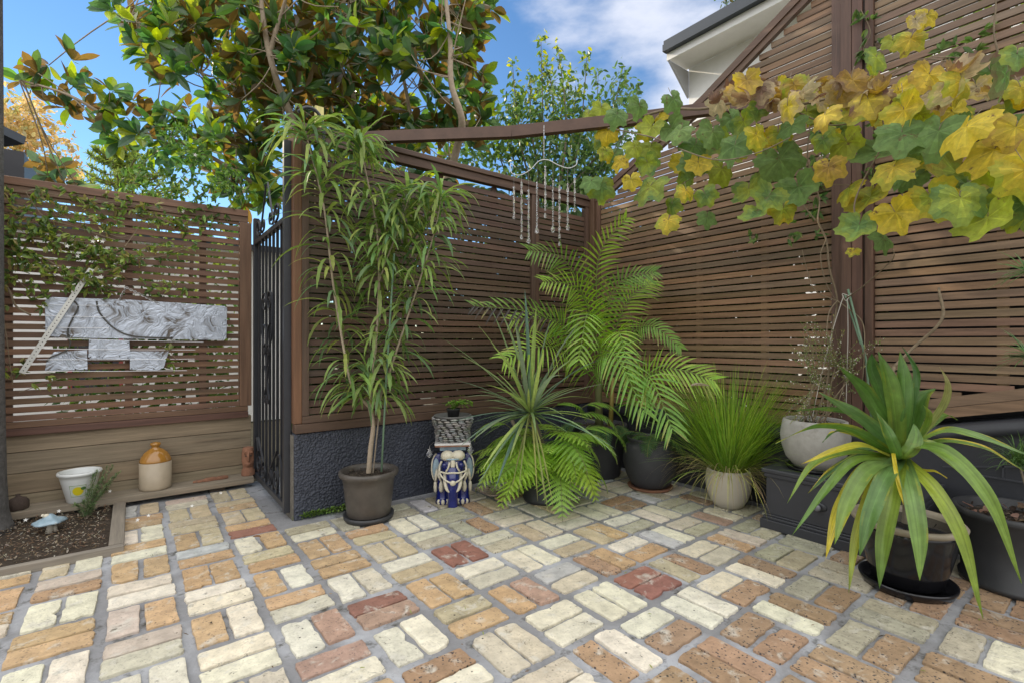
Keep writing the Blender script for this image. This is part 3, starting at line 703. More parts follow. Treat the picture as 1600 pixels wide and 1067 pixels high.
# --- concrete pot on the chest
cz = .355
c8 = V((3.165, 1.205, cz))
t8 = pot('plant_pot', c8, [(.088, .010), (.105, .014), (.150, .07), (.172, .14), (.178, .20), (.170, .262), (.163, .288), (.155, .292), (.146, .285), (.15, .25)],
    M['potconcrete'], 'pale weathered concrete bowl pot standing on the charcoal chest', saucer=([(.10, 0), (.140, .001), (.152, .018), (.147, .02), (.12, .012), (0, .010)], M['potblack']), soil=(.152, .255), wob=.02)

# --- charcoal chest
t = thing('storage_chest', (3.18, 1.1, 0), 'low charcoal painted chest with a round knob, carrying the concrete pot', 'chest')
X0, X1, Y1, Y0 = 2.985, 3.375, 1.40, .66
mb = MB(); mb.box((X0, Y0, .085), (X1, Y1, .300)); mb.build('body', M['blockpaint'], t, bevel=.004)
mb = MB(); mb.box((X0 - .025, Y0, .0), (X1, Y1 + .025, .055)); mb.box((X0 - .014, Y0, .0553), (X1, Y1 + .014, .072)); mb.box((X0 - .006, Y0, .0723), (X1, Y1 + .006, .0847)); mb.build('plinth', M['blockpaint'], t, bevel=.004)
mb = MB(); mb.box((X0 - .020, Y0, .326), (X1, Y1 + .020, .354)); mb.box((X0 - .010, Y0, .3003), (X1, Y1 + .010, .3257)); mb.build('lid', M['blockpaint'], t, bevel=.007)
mb = MB(); rt = Matrix.Rotation(R(90), 3, 'Y')
mb.ball((X0 - .002, 1.115, .195), .030, .042, .006, 16, 8, rot=Matrix.Identity(3)); mb.v = [(X0 - .002 + (z - .195) * 1.0, y, .195 + (x - X0 + .002) * .8) for x, y, z in mb.v]
mb.tube([(X0 - .004, 1.115, .195), (X0 - .022, 1.115, .195)], .008, 10)
mb.build('back_plate', M['iron'], t, smooth=True)
M['knobgrey'] = mat('grey_knob', (.16, .16, .18), rough=.3, var=.2, coat=.3)
mb = MB(); mb.ball((X0 - .028, 1.115, .195), .010, .020, .019, 16, 10); mb.build('knob', M['knobgrey'], t, smooth=True)

# --- stoneware jug, lemon pot, etc. on the ledge (z = .072)
def L(x, y): return onv(x, y, 4.27)
cj = V((onv(243, 762, 4.272).x, 4.272, .0725))
t = thing('stoneware_jug', cj, 'stoneware jug with honey-brown glazed shoulders standing on the timber ledge', 'jug')
mb = MB(); mb.lathe(cj, [(.085, 0), (.092, .004), (.094, .02), (.094, .19)], 40); mb.build('body', M['stoneware'], t, smooth=True)
mb = MB(); mb.lathe(cj, [(.0942, .19), (.094, .198), (.086, .222), (.068, .252), (.045, .272), (.026, .283), (.022, .295), (.030, .302), (.032, .312), (.028, .320), (.018, .322), (.016, .30)], 40); mb.build('shoulder', M['honeyglaze'], t, smooth=True)
cl = V((onv(125, 780, 4.245).x, 4.232, .0725))
t = thing('plant_pot', cl, 'empty white glazed pot with a lemon picture on the timber ledge', 'plant pot')
mb = MB(); mb.lathe(cl, [(.060, 0), (.064, .004), (.098, .150), (.103, .172), (.111, .176), (.115, .186), (.111, .195), (.102, .195), (.096, .186), (.079, .07), (.058, .02), (0, .018)], 44); mb.build('pot_body', M['lemonwhite'], t, smooth=True)
vd = V((-cl.x, -cl.y, 0)).normalized(); sdv = V((vd.y, -vd.x, 0)) * -1
def onpot(a, z, off=.0012):            # point on the pot's outside, a = arc metres to the right, z = height
    r = .0632 + .2329 * z + off; th = a / .085
    d = (vd * math.cos(th) + sdv * math.sin(th)); return cl + d * r + V((0, 0, z))
pic = []
def patch(mb, a0, a1, z0, z1, off, c, shp=None):
    n = 10
    for i in range(n):
        for j in range(n):
            q = []
            for di, dj in ((0, 0), (1, 0), (1, 1), (0, 1)):
                s, tt = (i + di) / n, (j + dj) / n
                if shp:
                    x, y = s * 2 - 1, tt * 2 - 1; x, y = x * math.sqrt(1 - y * y / 2), y * math.sqrt(1 - x * x / 2); s, tt = (x + 1) / 2, (y + 1) / 2
                q.append(onpot(a0 + (a1 - a0) * s, z0 + (z1 - z0) * tt, off))
            b = len(mb.v); mb.v += [tuple(p) for p in q]; mb.face([b, b + 1, b + 2, b + 3], c)
mb = MB(); patch(mb, -.050, .030, .045, .120, .001, (.20, .28, .10)); patch(mb, -.047, .027, .048, .117, .0018, (.62, .66, .60)); patch(mb, -.043, .023, .052, .113, .0026, (.50, .56, .46))
patch(mb, -.036, .018, .054, .110, .0036, (.62, .52, .015), True); patch(mb, .004, .028, .088, .108, .0046, (.08, .17, .05), True)
mb.build('lemon_picture', M['paint'], t)

ck = onv(28, 798, 4.25); ck = V((ck.x, 4.25, .0725))
mb = MB(); mb.lathe(ck, [(.046, 0), (.052, .01), (.048, .045), (.036, .066), (.018, .075), (.010, .082), (.012, .092), (0, .096)], 18, wob=.18); tag(mb.build('iron_bell', M['rust'], smooth=True), 'small rusty dark iron bell on the left end of the timber ledge', 'bell')

# terracotta head on the ledge by the gate
ch = onv(388, 738, 4.26); ch = V((ch.x, 4.265, .0725))
t = thing('head_ornament', ch, 'weathered terracotta long-faced head figure on the ledge beside the gate', 'ornament', rotz=-YAW * .2)
mb = MB()
prof = [(0, .048, .045), (.03, .046, .043), (.055, .036, .036), (.075, .040, .040), (.10, .046, .044), (.135, .044, .040), (.165, .042, .038), (.185, .036, .036), (.192, .0, .0)]
n = 24
prof = [(-.001, .001, .001)] + prof
for z, rx, ry in prof:
    for k in range(n):
        an = 2 * math.pi * k / n; x, y = rx * math.cos(an), ry * math.sin(an)
        fr = max(0, -math.sin(an)) ** 4
        if .10 < z < .15: y -= fr * .018 * (1 - abs(math.cos(an)) * 2)      # nose
        if z == .165: y -= fr * .010                                          # brow
        if z == .075: y -= fr * .012                                          # mouth / chin
        mb.v.append((x, y, z + .0))
for j in range(len(prof) - 1):
    for k in range(n): k2 = (k + 1) % n; mb.face([j * n + k, j * n + k2, (j + 1) * n + k2, (j + 1) * n + k])
mb.ball((0, -.050, .122), .009, .012, .030); mb.ball((0, -.043, .082), .020, .010, .007)
mb.beam((-.030, -.040, .156), (.030, -.040, .156), .012, .012); mb.beam((-.045, 0, .10), (-.045, 0, .15), .01, .014); mb.beam((.045, 0, .10), (.045, 0, .15), .01, .014)
mb.v = [(a, b, c * 1.15) for a, b, c in mb.v]
o = mb.build('head', M['terracotta'], t, smooth=True, local=True)
sm = o.modifiers.new('r', 'REMESH'); sm.mode = 'VOXEL'; sm.voxel_size = .0035; sm.use_smooth_shade = True
mb = MB()
for sx in (-.016, .016): mb.ball((sx, -.043, .155), .008, .004, .005, c=(.03, .02, .015))
mb.build('eye_socket', M['paint'], t, local=True)
# terracotta shards on the ledge
for k, (x, y) in enumerate(((312, 745), (328, 744), (345, 741))):
    p = onv(x, y, 4.25); p.z = .074
    mb = MB(); q = [p + V((ru(-.05, -.03), ru(-.01, .0), 0)), p + V((ru(-.02, .0), -.02, 0)), p + V((ru(.03, .05), -.012, 0)), p + V((.03, .018, 0)), p + V((-.02, .022, 0))]
    mb.prism(q, (.004, 0, ru(.012, .022)))
    tag(mb.build('terracotta_shard', M['terracotta'], bevel=.003), ['leftmost broken terracotta shard lying on the timber ledge', 'middle broken terracotta shard lying on the timber ledge', 'broken terracotta shard on the ledge nearest the head figure'][k], 'shard', 'terracotta shards on the ledge')

# mushroom ornament in the bed
cm = onz(77, 826, .03); cm.z = .02
t = thing('mushroom_ornament', cm, 'pale blue ceramic mushroom ornament standing in the mulch', 'ornament')
mb = MB(); mb.lathe(cm, [(.066, .050), (.074, .052), (.070, .060), (.045, .072), (.030, .078), (.018, .094), (.010, .098), (0, .100)], 22, wob=.16); mb.lathe(cm, [(.066, .050), (.03, .056), (.01, .058)], 22, wob=.16); mb.build('cap', M['bluepale'], t, smooth=True)
mb = MB(); mb.tube([cm + V((0, 0, -.02)), cm + V((.004, 0, .025)), cm + V((0, 0, .058))], [.022, .015, .013], 10); mb.tube([cm + V((.026, .01, -.02)), cm + V((.020, .006, .03))], [.014, .010], 8); mb.build('stem', M['potcream'], t, smooth=True)
mb = MB(); mb.ball(cm + V((-.012, -.006, .092)), .017, .014, .011); mb.ball(cm + V((-.026, -.012, .098)), .008); mb.build('frog', M['creamglaze'], t, smooth=True)

# --- elephant stool
ce = V((1.77, 2.975, 0)); rz = -math.atan2(ce.x, ce.y)
t = thing('elephant_stool', ce, 'blue and cream glazed ceramic elephant stool in front of the charcoal wall', 'stool', rotz=rz)
WM[t.name] = Matrix.Translation(ce) @ Matrix.Rotation(rz, 4, 'Z')
S = 1.0
mb = MB()
def E_(x, y, z, a, b, c): mb.ball((x, y, z), a, b, c, 20, 14)
E_(0, .05, .235, .112, .16, .115); E_(0, .05, .30, .10, .15, .08)               # barrel body
for sx in (-1, 1):
    mb.tube([(sx * .066, -.055, .0), (sx * .066, -.055, .06), (sx * .062, -.045, .13), (sx * .055, -.03, .22)], [.056, .045, .046, .05], 18)
    mb.tube([(sx * .068, .15, .0), (sx * .068, .15, .06), (sx * .062, .13, .2)], [.052, .044, .05], 18)
    E_(sx * .066, -.070, .022, .050, .048, .024)
E_(0, -.085, .262, .082, .065, .088); E_(0, -.105, .235, .06, .055, .06)         # head
E_(-.034, -.108, .335, .045, .045, .036); E_(.034, -.108, .335, .045, .045, .036)
mb.tube([(0, -.13, .25), (0, -.158, .19), (0, -.160, .12), (0, -.150, .05), (0, -.148, .0)], [.050, .046, .038, .033, .037], 18)   # trunk
o = mb.build('body', M['blueglaze'], t, smooth=True, local=True)
sm = o.modifiers.new('r', 'REMESH'); sm.mode = 'VOXEL'; sm.voxel_size = .0045; sm.use_smooth_shade = True
s2 = o.modifiers.new('s', 'SMOOTH'); s2.iterations = 4; s2.factor = .6
def part(name, m, fn, smooth=True):
    mb = MB(); fn(mb); return mb.build(name, m, t, smooth=smooth, local=True)
for sx in (-1, 1):
    part('ear', M['blueglaze'], lambda mb: mb.ball((sx * .098, -.035, .235), .046, .016, .100, 18, 12))
    part('ear_inner', M['bluepale'], lambda mb: mb.ball((sx * .112, -.045, .225), .026, .010, .078, 18, 12))
    part('ear_edge', M['creamglaze'], lambda mb: mb.tube([(sx * (.098 + .046 * math.cos(a)), -.040, .235 + .102 * math.sin(a)) for a in [R(d) for d in range(-95, 80, 14)]], .0055, 8))
    part('tusk', M['creamglaze'], lambda mb: mb.tube(spline([(sx * .052, -.135, .215), (sx * .050, -.170, .165), (sx * .040, -.182, .128), (sx * .022, -.186, .108)], 12), [.013, .014, .014, .0135, .013, .0125, .012, .011, .010, .008, .006, .003], 10))
    part('tassel', M['creamglaze'], lambda mb: (mb.lathe((sx * .078, -.112, .085), [(0, 0), (.012, .012), (.017, .035), (.013, .06), (.006, .078), (0, .08)], 14), mb.tube([(sx * .078, -.112, .16), (sx * .095, -.10, .20), (sx * .088, -.09, .25)], [.007, .011, .008], 8)))
    part('side_tassel', M['creamglaze'], lambda mb: (mb.lathe((sx * .118, -.075, .075), [(0, 0), (.010, .01), (.013, .04), (.010, .07), (0, .08)], 12), mb.tube([(sx * .118, -.075, .15), (sx * .112, -.07, .19), (sx * .105, -.06, .23)], [.008, .012, .009], 8)))
    part('eye', M['blueglaze'], lambda mb: mb.ball((sx * .054, -.128, .272), .020, .014, .018))
    for k in (-1, 0, 1):
        part('toenail', M['creamglaze'], lambda mb: mb.ball((sx * .066 + k * .028, -.112 + abs(k) * .010, .020), .0125, .008, .019))
part('forehead_cap', M['creamglaze'], lambda mb: (mb.ball((-.036, -.122, .335), .046, .040, .036, 18, 12), mb.ball((.036, -.122, .335), .046, .040, .036, 18, 12), mb.ball((0, -.158, .285), .017, .012, .045)))
part('cap_band', M['bluepale'], lambda mb: mb.tube([(x, -.163 + abs(x) * abs(x) * 7, .318) for x in [i * .01 - .08 for i in range(17)]], .006, 8))
def straps(mb):
    for sx in (-1, 1):
        mb.tube(spline([(sx * .022, -.166, .30), (sx * .030, -.170, .265), (sx * .045, -.162, .238)], 8), .0065, 8)
        mb.tube(spline([(sx * .088, -.118, .262), (sx * .085, -.148, .225), (sx * .052, -.184, .190), (0, -.200, .168)], 12), .0062, 8)
        mb.tube(spline([(sx * .074, -.125, .30), (sx * .090, -.118, .262), (sx * .093, -.10, .22)], 8), .007, 8)
    mb.tube(spline([(-.086, -.145, .236), (-.045, -.176, .232), (0, -.190, .236), (.045, -.176, .232), (.086, -.145, .236)], 14), .0062, 8)
    mb.ball((0, -.203, .172), .020, .010, .018)
part('harness', M['creamglaze'], straps)
part('saddle', M['bluepale'], lambda mb: mb.box((-.088, -.085, .362), (.088, .150, .392)), smooth=False)
M['platewhite'] = mat('white_glazed_plate', (.62, .60, .58), rough=.3, var=.08)
o = part('seat_edge', M['terracotta'], lambda mb: mb.box((-.119, -.118, .3925), (.119, .118, .401)), smooth=False)
o = part('seat', M['platewhite'], lambda mb: mb.box((-.122, -.121, .4015), (.122, .121, .415)), smooth=False)
b = o.modifiers.new('b', 'BEVEL'); b.width = .003

# stacked stone pot on the stool with a small plant in a nursery pot
cs = V((1.775, 2.985, .4155))
t = thing('plant_pot', cs, 'small planter of stacked grey stone slivers on top of the elephant stool', 'plant pot')
mb = MB()
for j in range(13):
    z = .006 + j * .0125; r = .104 + .034 * (z / .165) + .004 * math.sin(z * 60)
    n = 15 + j % 3
    for k in range(n):
        an = 2 * math.pi * (k + .5 * (j % 2) + ru(-.15, .15)) / n
        rr = r + ru(-.003, .003); p = cs + V((rr * math.cos(an), rr * math.sin(an), z))
        mb.ball(p + V((0, 0, ru(-.0015, .0015))), .012, math.pi * rr / n * ru(.80, 1.0), .0056, 8, 6, c=vary((.30, .295, .28), .2), rot=Matrix.Rotation(an, 3, 'Z'))
mb.build('stone_wall', M['slatestone'], t, smooth=True)
mb = MB(); mb.lathe(cs, [(.086, 0), (.090, .0), (.098, .13), (.112, .160), (.130, .164), (.132, .174), (.118, .176), (.112, .15), (.0, .14)], 32, c=(.13, .128, .12)); mb.build('liner', M['slatestone'], t, smooth=True)
cn = cs + V((.0, -.01, .142))
t = thing('potted_succulent', cn, 'small trailing plant in a black nursery pot inside the stone sliver planter', 'potted plant')
mb = MB(); mb.lathe(cn, [(.034, 0), (.046, .07), (.050, .072), (.048, .078), (.042, .07), (0, .066)], 20); mb.build('nursery_pot', M['potplastic'], t, smooth=True)
mb = MB()
for k in range(15):
    an = ru(0, 6.28); ca = V((math.cos(an), math.sin(an), 0)); Lr = ru(.05, .105)
    if k < 3: ca = V((.72, -.55, 0)).normalized() * 1; Lr = .13
    pts = spline([cn + V((0, 0, .07)), cn + ca * (Lr * .5) + V((0, 0, .12 + ru(-.01, .02))), cn + ca * Lr + V((0, 0, ru(.07, .12)))], 9)
    mb.tube(pts, .0015, 4, c=(.16, .20, .06))
    for i, p in enumerate(pts[1:]):
        for s in (-1, 1):
            d = (ca.cross(V((0, 0, 1))) * s + V((0, 0, .5)) + rdir() * .3); mb.leaf(p, d, V((0, 0, 1)), ru(.014, .022), .013, vary((.16, .30, .045), .25), .1)
mb.build('foliage', M['leaf'], t)
# two crystal drops hanging by the stool
for k, (x, y, s) in enumerate(((671, 706, 1), (735, 701, .85))):
    p = W(x, y, 3.32)
    t = thing('crystal_drop', p, ['clear crystal drop hanging left of the elephant stool from a thin wire', 'clear crystal drop hanging right of the elephant stool from a thin wire'][k], 'crystal', group='crystal drops at the elephant stool')
    mb = MB(); mb.lathe(p, [(0, -.034), (.012, -.030), (.020, -.016), (.021, -.006), (.015, .010), (.006, .026), (0, .032)], 12, sy_=.6); mb.build('drop', M['glass'], t)
    mb = MB(); e = ce + V((0, 0, .398)) + (V((cy, -sy, 0)) * (-.11 if k == 0 else .11)); mb.tube([p + V((0, 0, .030)), p + V((0, 0, .044)), (p + e) / 2 + V((0, 0, .035)), e], .0014, 5); mb.build('wire', M['wire'], t)

# --- crystal chime hanging from the beam
cc = W(850, 212, 3.20)
t = thing('crystal_chime', cc, 'crystal wind chime on a wavy silver wire hanging from the overhead beam', 'wind chime')
mb = MB(); pw = [W(x, y, 3.20) for x, y in ((806, 262), (798, 256), (799, 270), (812, 274), (828, 266), (842, 252), (856, 250), (872, 258), (888, 263), (900, 258), (902, 250))]
mb.tube(spline(pw, 50), .0032, 6); mb.build('wavy_wire', M['wire'], t, smooth=True)
mb = MB(); mb.tube([W(850, 196, 3.2), W(850, 250, 3.2)], .0016, 5)
for k in range(9): p = W(850, 200 + k * 5, 3.2); mb.ball(p, .0035, .0025, .008, 6, 4)
mb.build('hanging_chain', M['wire'], t)
def bead(mb, p, r): mb.ball(p, r, r, r, 8, 6)
ST = [(803, 274, 343), (815, 273, 374), (826, 268, 381), (839, 257, 365), (852, 250, 341), (864, 254, 364), (874, 258, 384), (887, 262, 360), (898, 259, 332)]
for k, (x, ya, yb) in enumerate(ST):
    mb = MB(); pa = W(x, ya, 3.2); pb = W(x, yb, 3.2); zt_, zb_ = pa.z, pb.z; ln = zt_ - zb_
    def at(z): return V((pa.x, pa.y, z))
    z = zt_ - ln * (.25 if k not in (1, 4) else .1); i = 0
    drop = .040
    while z > zb_ + drop + .01:
        q = (i + k) % 5
        if q in (1, 3) and k not in (3, 5): h = .034; mb.tube([at(z), at(z - h * .2), at(z - h)], [.003, .0065, .0085], 6); z -= h + .004
        else: r = ru(.005, .0085); bead(mb, at(z - r), r); z -= 2 * r + .003
        i += 1
    s = ru(.8, 1.05) * (1.15 if k in (2, 3, 5, 7) else .75)
    mb.lathe(at(zb_), [(0, 0), (.009 * s, .004 * s), (.0165 * s, .016 * s), (.015 * s, .026 * s), (.007 * s, .040 * s), (0, .048 * s)], 10, sy_=.7)
    o = mb.build('crystal_strand', M['glass'], t)
    mb = MB(); mb.tube([pa, at(zb_ + .045)], .0008, 4); mb.build('thread', M['wire'], o)

# --- metal artwork on the left fence
AV = 4.285
def A_(x, y, v=AV): return onv(x, y, v)
t = thing('metal_artwork', A_(200, 500), 'brushed metal artwork of riveted plates, wires and a perforated strip on the left screen', 'artwork')
def metalmat():
    m = bpy.data.materials.new('brushed_metal'); m.use_nodes = True; n = m.node_tree.nodes; l = m.node_tree.links; b = n['Principled BSDF']
    tcn = n.new('ShaderNodeTexCoord'); dn_ = n.new('ShaderNodeTexNoise'); dn_.inputs['Scale'].default_value = 3.5; dn_.inputs['Detail'].default_value = 2; l.new(tcn.outputs['Object'], dn_.inputs['Vector'])
    sc_ = n.new('ShaderNodeVectorMath'); sc_.operation = 'SCALE'; sc_.inputs['Scale'].default_value = .55; l.new(dn_.outputs['Color'], sc_.inputs[0])
    ad = n.new('ShaderNodeVectorMath'); ad.operation = 'ADD'; l.new(tcn.outputs['Object'], ad.inputs[0]); l.new(sc_.outputs[0], ad.inputs[1])
    vo = n.new('ShaderNodeTexVoronoi'); vo.feature = 'SMOOTH_F1'; vo.inputs['Scale'].default_value = 6.5; vo.inputs['Smoothness'].default_value = .5; l.new(ad.outputs[0], vo.inputs['Vector'])
    no = n.new('ShaderNodeTexNoise'); no.inputs['Scale'].default_value = 9; no.inputs['Detail'].default_value = 6; no.inputs['Distortion'].default_value = 3.5; l.new(ad.outputs[0], no.inputs['Vector'])
    cr = n.new('ShaderNodeValToRGB'); e = cr.color_ramp.elements; e[0].position = .40; e[0].color = (.13, .11, .09, 1); e[1].position = .58; e[1].color = (.45, .50, .58, 1); l.new(no.outputs[0], cr.inputs[0])
    mxx = n.new('ShaderNodeMix'); mxx.data_type = 'RGBA'; mp_ = n.new('ShaderNodeMapRange'); l.new(vo.outputs['Distance'], mp_.inputs[0]); mp_.inputs[1].default_value = .28; mp_.inputs[2].default_value = .55; mp_.inputs[3].default_value = 1; mp_.inputs[4].default_value = .0
    l.new(mp_.outputs[0], mxx.inputs['Factor']); mxx.inputs['A'].default_value = (.52, .57, .65, 1); l.new(cr.outputs[0], mxx.inputs['B']); l.new(mxx.outputs['Result'], b.inputs['Base Color'])
    b.inputs['Metallic'].default_value = .45; b.inputs['Roughness'].default_value = .38
    bp = n.new('ShaderNodeBump'); bp.inputs['Strength'].default_value = .8; bp.inputs['Distance'].default_value = .012; l.new(no.outputs[0], bp.inputs['Height']); l.new(bp.outputs[0], b.inputs['Normal'])
    return m
M['brushed'] = metalmat()
M['steel'] = mat('pale_steel', (.62, .62, .58), rough=.45, metal=.3, var=.12, vs=20)
M['wiredark'] = mat('dark_wire', (.10, .095, .085), rough=.5, metal=.6, var=.2)
def plate(pts, name, v=AV, th=.006):
    mb = MB(); mb.prism([A_(x, y, v) for x, y in pts], (0, th, 0)); o = mb.build(name, M['brushed'], t, bevel=.002); return o
plate([(70, 470), (74, 466), (82, 464), (200, 468), (351, 478), (355, 481), (354, 528), (350, 531), (200, 529), (100, 527), (74, 525), (71, 518)], 'large_plate')
plate([(139, 530), (202, 532), (204, 559), (200, 561), (141, 560), (138, 557)], 'upper_plate', AV + .007)
plate([(84, 549), (136, 546), (137, 577), (70, 579), (72, 566)], 'left_plate', AV + .001)
plate([(203, 548), (264, 548), (256, 574), (246, 578), (203, 577)], 'right_plate', AV + .001)
mb = MB(); a = A_(143, 420, AV - .03); b = A_(34, 582, AV - .03); mb.beam(a, b, .004, .030, up=(1, 0, 1)); mb.build('perforated_strip', M['steel'], t)
mb = MB(); dr = (b - a)
for k in range(34):
    p = a + dr * ((k + .7) / 34.5) + V((0, -.0025, 0)); mb.tube([p, p + V((0, .001, 0))], .0032, 7, c=(.03, .03, .03))
mb.build('strip_holes', M['paint'], bpy.data.objects['perforated_strip'])
for pts, r in (([(150, 470), (156, 466)], 0),):
    pass
for pts, r in (([(116, 470), (122, 480), (113, 498), (106, 515), (107, 528), (110, 535), (106, 545), (92, 552), (78, 558), (73, 564)], .0048), ([(151, 470), (154, 485), (165, 500), (182, 515), (205, 524), (240, 527), (270, 527)], .005)):
    mb = MB(); mb.tube(spline([A_(x, y, AV - .010) for x, y in pts], 40), r, 7); mb.build('curved_rod', M['wiredark'], t, smooth=True)
for (xa, ya, xb, yb) in ((68, 476, 170, 477), (48, 492, 165, 495), (68, 511, 170, 512), (84, 528, 318, 534), (50, 544, 305, 546), (40, 561, 304, 560), (68, 579, 292, 578)):
    mb = MB(); mb.tube([A_(xa, ya, AV - .016), A_((xa + xb) / 2, (ya + yb) / 2 + .6, AV - .016), A_(xb, yb, AV - .016)], .0016, 5); mb.build('taut_wire', M['wire'], t)
mb = MB()
def chain(mb, a, b, n):
    for i in range(n):
        p = a + (b - a) * ((i + .5) / n); d = (b - a).normalized(); e = V((0, 1, 0)) if i % 2 else d.cross(V((0, 1, 0)))
        q = [p + d * (math.cos(u) * .011) + e * (math.sin(u) * .006) for u in [2 * math.pi * s / 10 for s in range(11)]]
        mb.tube(q, .0018, 5, cap=False)
chain(mb, A_(186, 469, AV - .005), A_(197, 449, AV), 7); chain(mb, A_(197, 449, AV), A_(248, 474, AV - .005), 17)
mb.build('chain', M['wire'], t)
# rivets
mb = MB()
for x, y in ((141, 533), (200, 535), (141, 557), (200, 558), (118, 576), (132, 576), (206, 575), (240, 575), (155, 556), (187, 556), (352, 500)): mb.ball(A_(x, y, AV - .001), .004, .003, .004, 8, 6)
mb.build('rivet', M['wiredark'], t)
# ============================================================ POTTED PLANTS
# --- tall lancewood-like tree
GRN = (.20, .28, .075); GRN2 = (.27, .35, .11)
t = thing('potted_tree', V((1.17, 2.985, .27)), 'tall slender tree with long narrow drooping leaves in the brown-grey pot', 'tree')
D = 3.06
BR = [([(576, 738), (579, 700), (583, 665), (578, 636)], (.017, .013)),
      ([(578, 636), (555, 610), (545, 585), (533, 520), (520, 440), (508, 335), (494, 270), (477, 205)], (.010, .0045)),
      ([(578, 636), (582, 590), (588, 530), (592, 440), (589, 360), (578, 300), (566, 245), (560, 222)], (.011, .004)),
      ([(580, 634), (598, 612), (612, 570), (632, 510), (652, 450), (668, 400), (682, 350), (690, 305)], (.009, .0035)),
      ([(592, 440), (606, 400), (622, 360), (634, 325), (640, 300)], (.006, .003))]
mb = MB(); lv = MB()
def lance(p, d, Ln, w, c):
    d = d.normalized(); h = V((d.x, d.y, 0)); h = h.normalized() if h.length > .05 else rdir(); sdv_ = h.cross(V((0, 0, 1))).normalized()
    pts = []; n = 9; q = V(p); dirv = V(d); dr = ru(.12, .38)
    for k in range(n + 1):
        pts.append(V(q)); q = q + dirv * (Ln / n); dirv = (dirv + V((0, 0, -dr))).normalized()
    tw = ru(-.5, .5); sdv_ = (Matrix.Rotation(tw, 3, dirv) @ sdv_).normalized()
    wd = [w * z * (1 + .16 * ((k % 2) * 2 - 1)) for k, z in enumerate((.18, .35, .65, .9, 1.0, 1.05, 1.0, .85, .6, .1))]
    lv.ribbon(pts, wd, sdv_, .22, c)
for bi, (pts, (ra, rb)) in enumerate(BR):
    dd = [0, -.10, .02, .08, .16][bi]
    P3 = [W(x, y, D + dd * (i / len(pts))) for i, (x, y) in enumerate(pts)]; sp = spline(P3, 48)
    mb.tube(sp, [ra + (rb - ra) * k / 47 for k in range(48)], 8)
    if bi == 0: continue
    acc = 0; last = sp[0]
    for k in range(3, 48):
        acc += (sp[k] - last).length; last = sp[k]
        f = k / 47
        if acc < .010 and k < 46: continue
        acc = 0
        for j in range(3 + (rnd() < .6) + (f > .55) + (9 if k > 44 else 0)):
            an = ru(0, 6.28); up = ru(.1, .9) if k < 37 else ru(.2, 1.3)
            d = V((math.cos(an), math.sin(an), up)); big = 1.18 if bi == 1 and f > .6 else 1
            c = random.choice([GRN, GRN2, (.22, .33, .085), (.14, .23, .10), (.18, .30, .09), (.30, .37, .10)])
            lance(sp[k], d, ru(.18, .34) * big, ru(.015, .024) * big, vary(tuple(q * .85 for q in c), .2))
mb.build('trunk', M['bark_light'], t, smooth=True); lv.build('foliage', M['leafdull'], t)
mb = MB(); mb.tube([W(596, 736, 3.02), W(603, 600, 3.03), W(616, 396, 3.06)], .0062, 8)
tag(mb.build('plant_stake', M['cane'], smooth=True), 'thin green garden stake standing in the brown-grey pot', 'stake')
mb = MB(); mb.tube([W(583, 738, 3.0), W(597, 600, 3.02)], .0045, 7)
tag(mb.build('plant_stake', M['bark']), 'short dark cane leaning in the brown-grey pot beside the green stake', 'stake')

# --- yucca / cordyline
cb = W(828, 645, 3.30)
t = thing('spiky_plant', V((cb.x, cb.y, .24)), 'spiky grey-green plant with long narrow sword leaves behind the bright fern', 'plant')
mb = MB(); mb.tube(spline([c2 + V((0, 0, .22)), c2 + V((-.02, .02, .38)), cb], 10), [.024] * 10, 8); mb.tube([c2 + V((-.05, .02, .22)), W(815, 690, 3.3), W(800, 655, 3.32)], .012, 7); mb.build('stem', M['bark'], t, smooth=True)
mb = MB()
def sword(base, tip, w, c, sag=.06, side=None, n=8):
    v_ = tip - base; h = V((v_.x, v_.y, 0)); Ln = v_.length
    sd_ = side or (h.cross(V((0, 0, 1))).normalized() if h.length > .02 else V((1, 0, 0)))
    pts = [base + v_ * (k / n) + V((0, 0, 1)) * (sag * Ln * math.sin(math.pi * k / n)) for k in range(n + 1)]
    mb.ribbon(pts, [w * q for q in (.9, .95, 1, 1, .95, .85, .68, .42, .04)], sd_, .35, c)
tips = [(690, 527, 3.2), (702, 590, 3.1), (716, 552, 3.0), (745, 505, 3.4), (722, 620, 2.95), (735, 690, 2.9), (745, 760, 2.8), (700, 660, 3.0), (762, 470, 3.5), (780, 480, 3.1), (800, 460, 3.3), (820, 452, 3.2), (838, 480, 3.0),
        (860, 500, 3.4), (905, 520, 3.2), (940, 560, 3.1), (948, 598, 3.0), (962, 700, 2.9), (930, 650, 3.1), (965, 712, 2.8), (895, 560, 2.9), (915, 495, 3.5), (805, 505, 2.8), (770, 540, 2.8), (850, 545, 2.7), (880, 585, 2.7), (760, 600, 2.8), (715, 700, 3.0), (775, 760, 2.9), (752, 735, 2.8)]
for x, y, d in tips:
    for q in range(1): sword(cb + rdir() * .015, W(x, y, d), ru(.021, .030), vary(random.choice([(.18, .24, .15), (.22, .30, .14), (.29, .37, .12), (.14, .21, .16)]), .15), ru(.02, .12))
for k in range(52):
    an = ru(0, 6.28); el = ru(-.5, 1.4); Ln = ru(.28, .52); d = V((math.cos(an) * math.cos(el), math.sin(an) * math.cos(el), math.sin(el)))
    sword(cb + rdir() * .015, cb + d * Ln + V((0, 0, -.04)), ru(.016, .024), vary(random.choice([(.18, .25, .15), (.23, .31, .14), (.30, .38, .13)]), .15), ru(.02, .12))
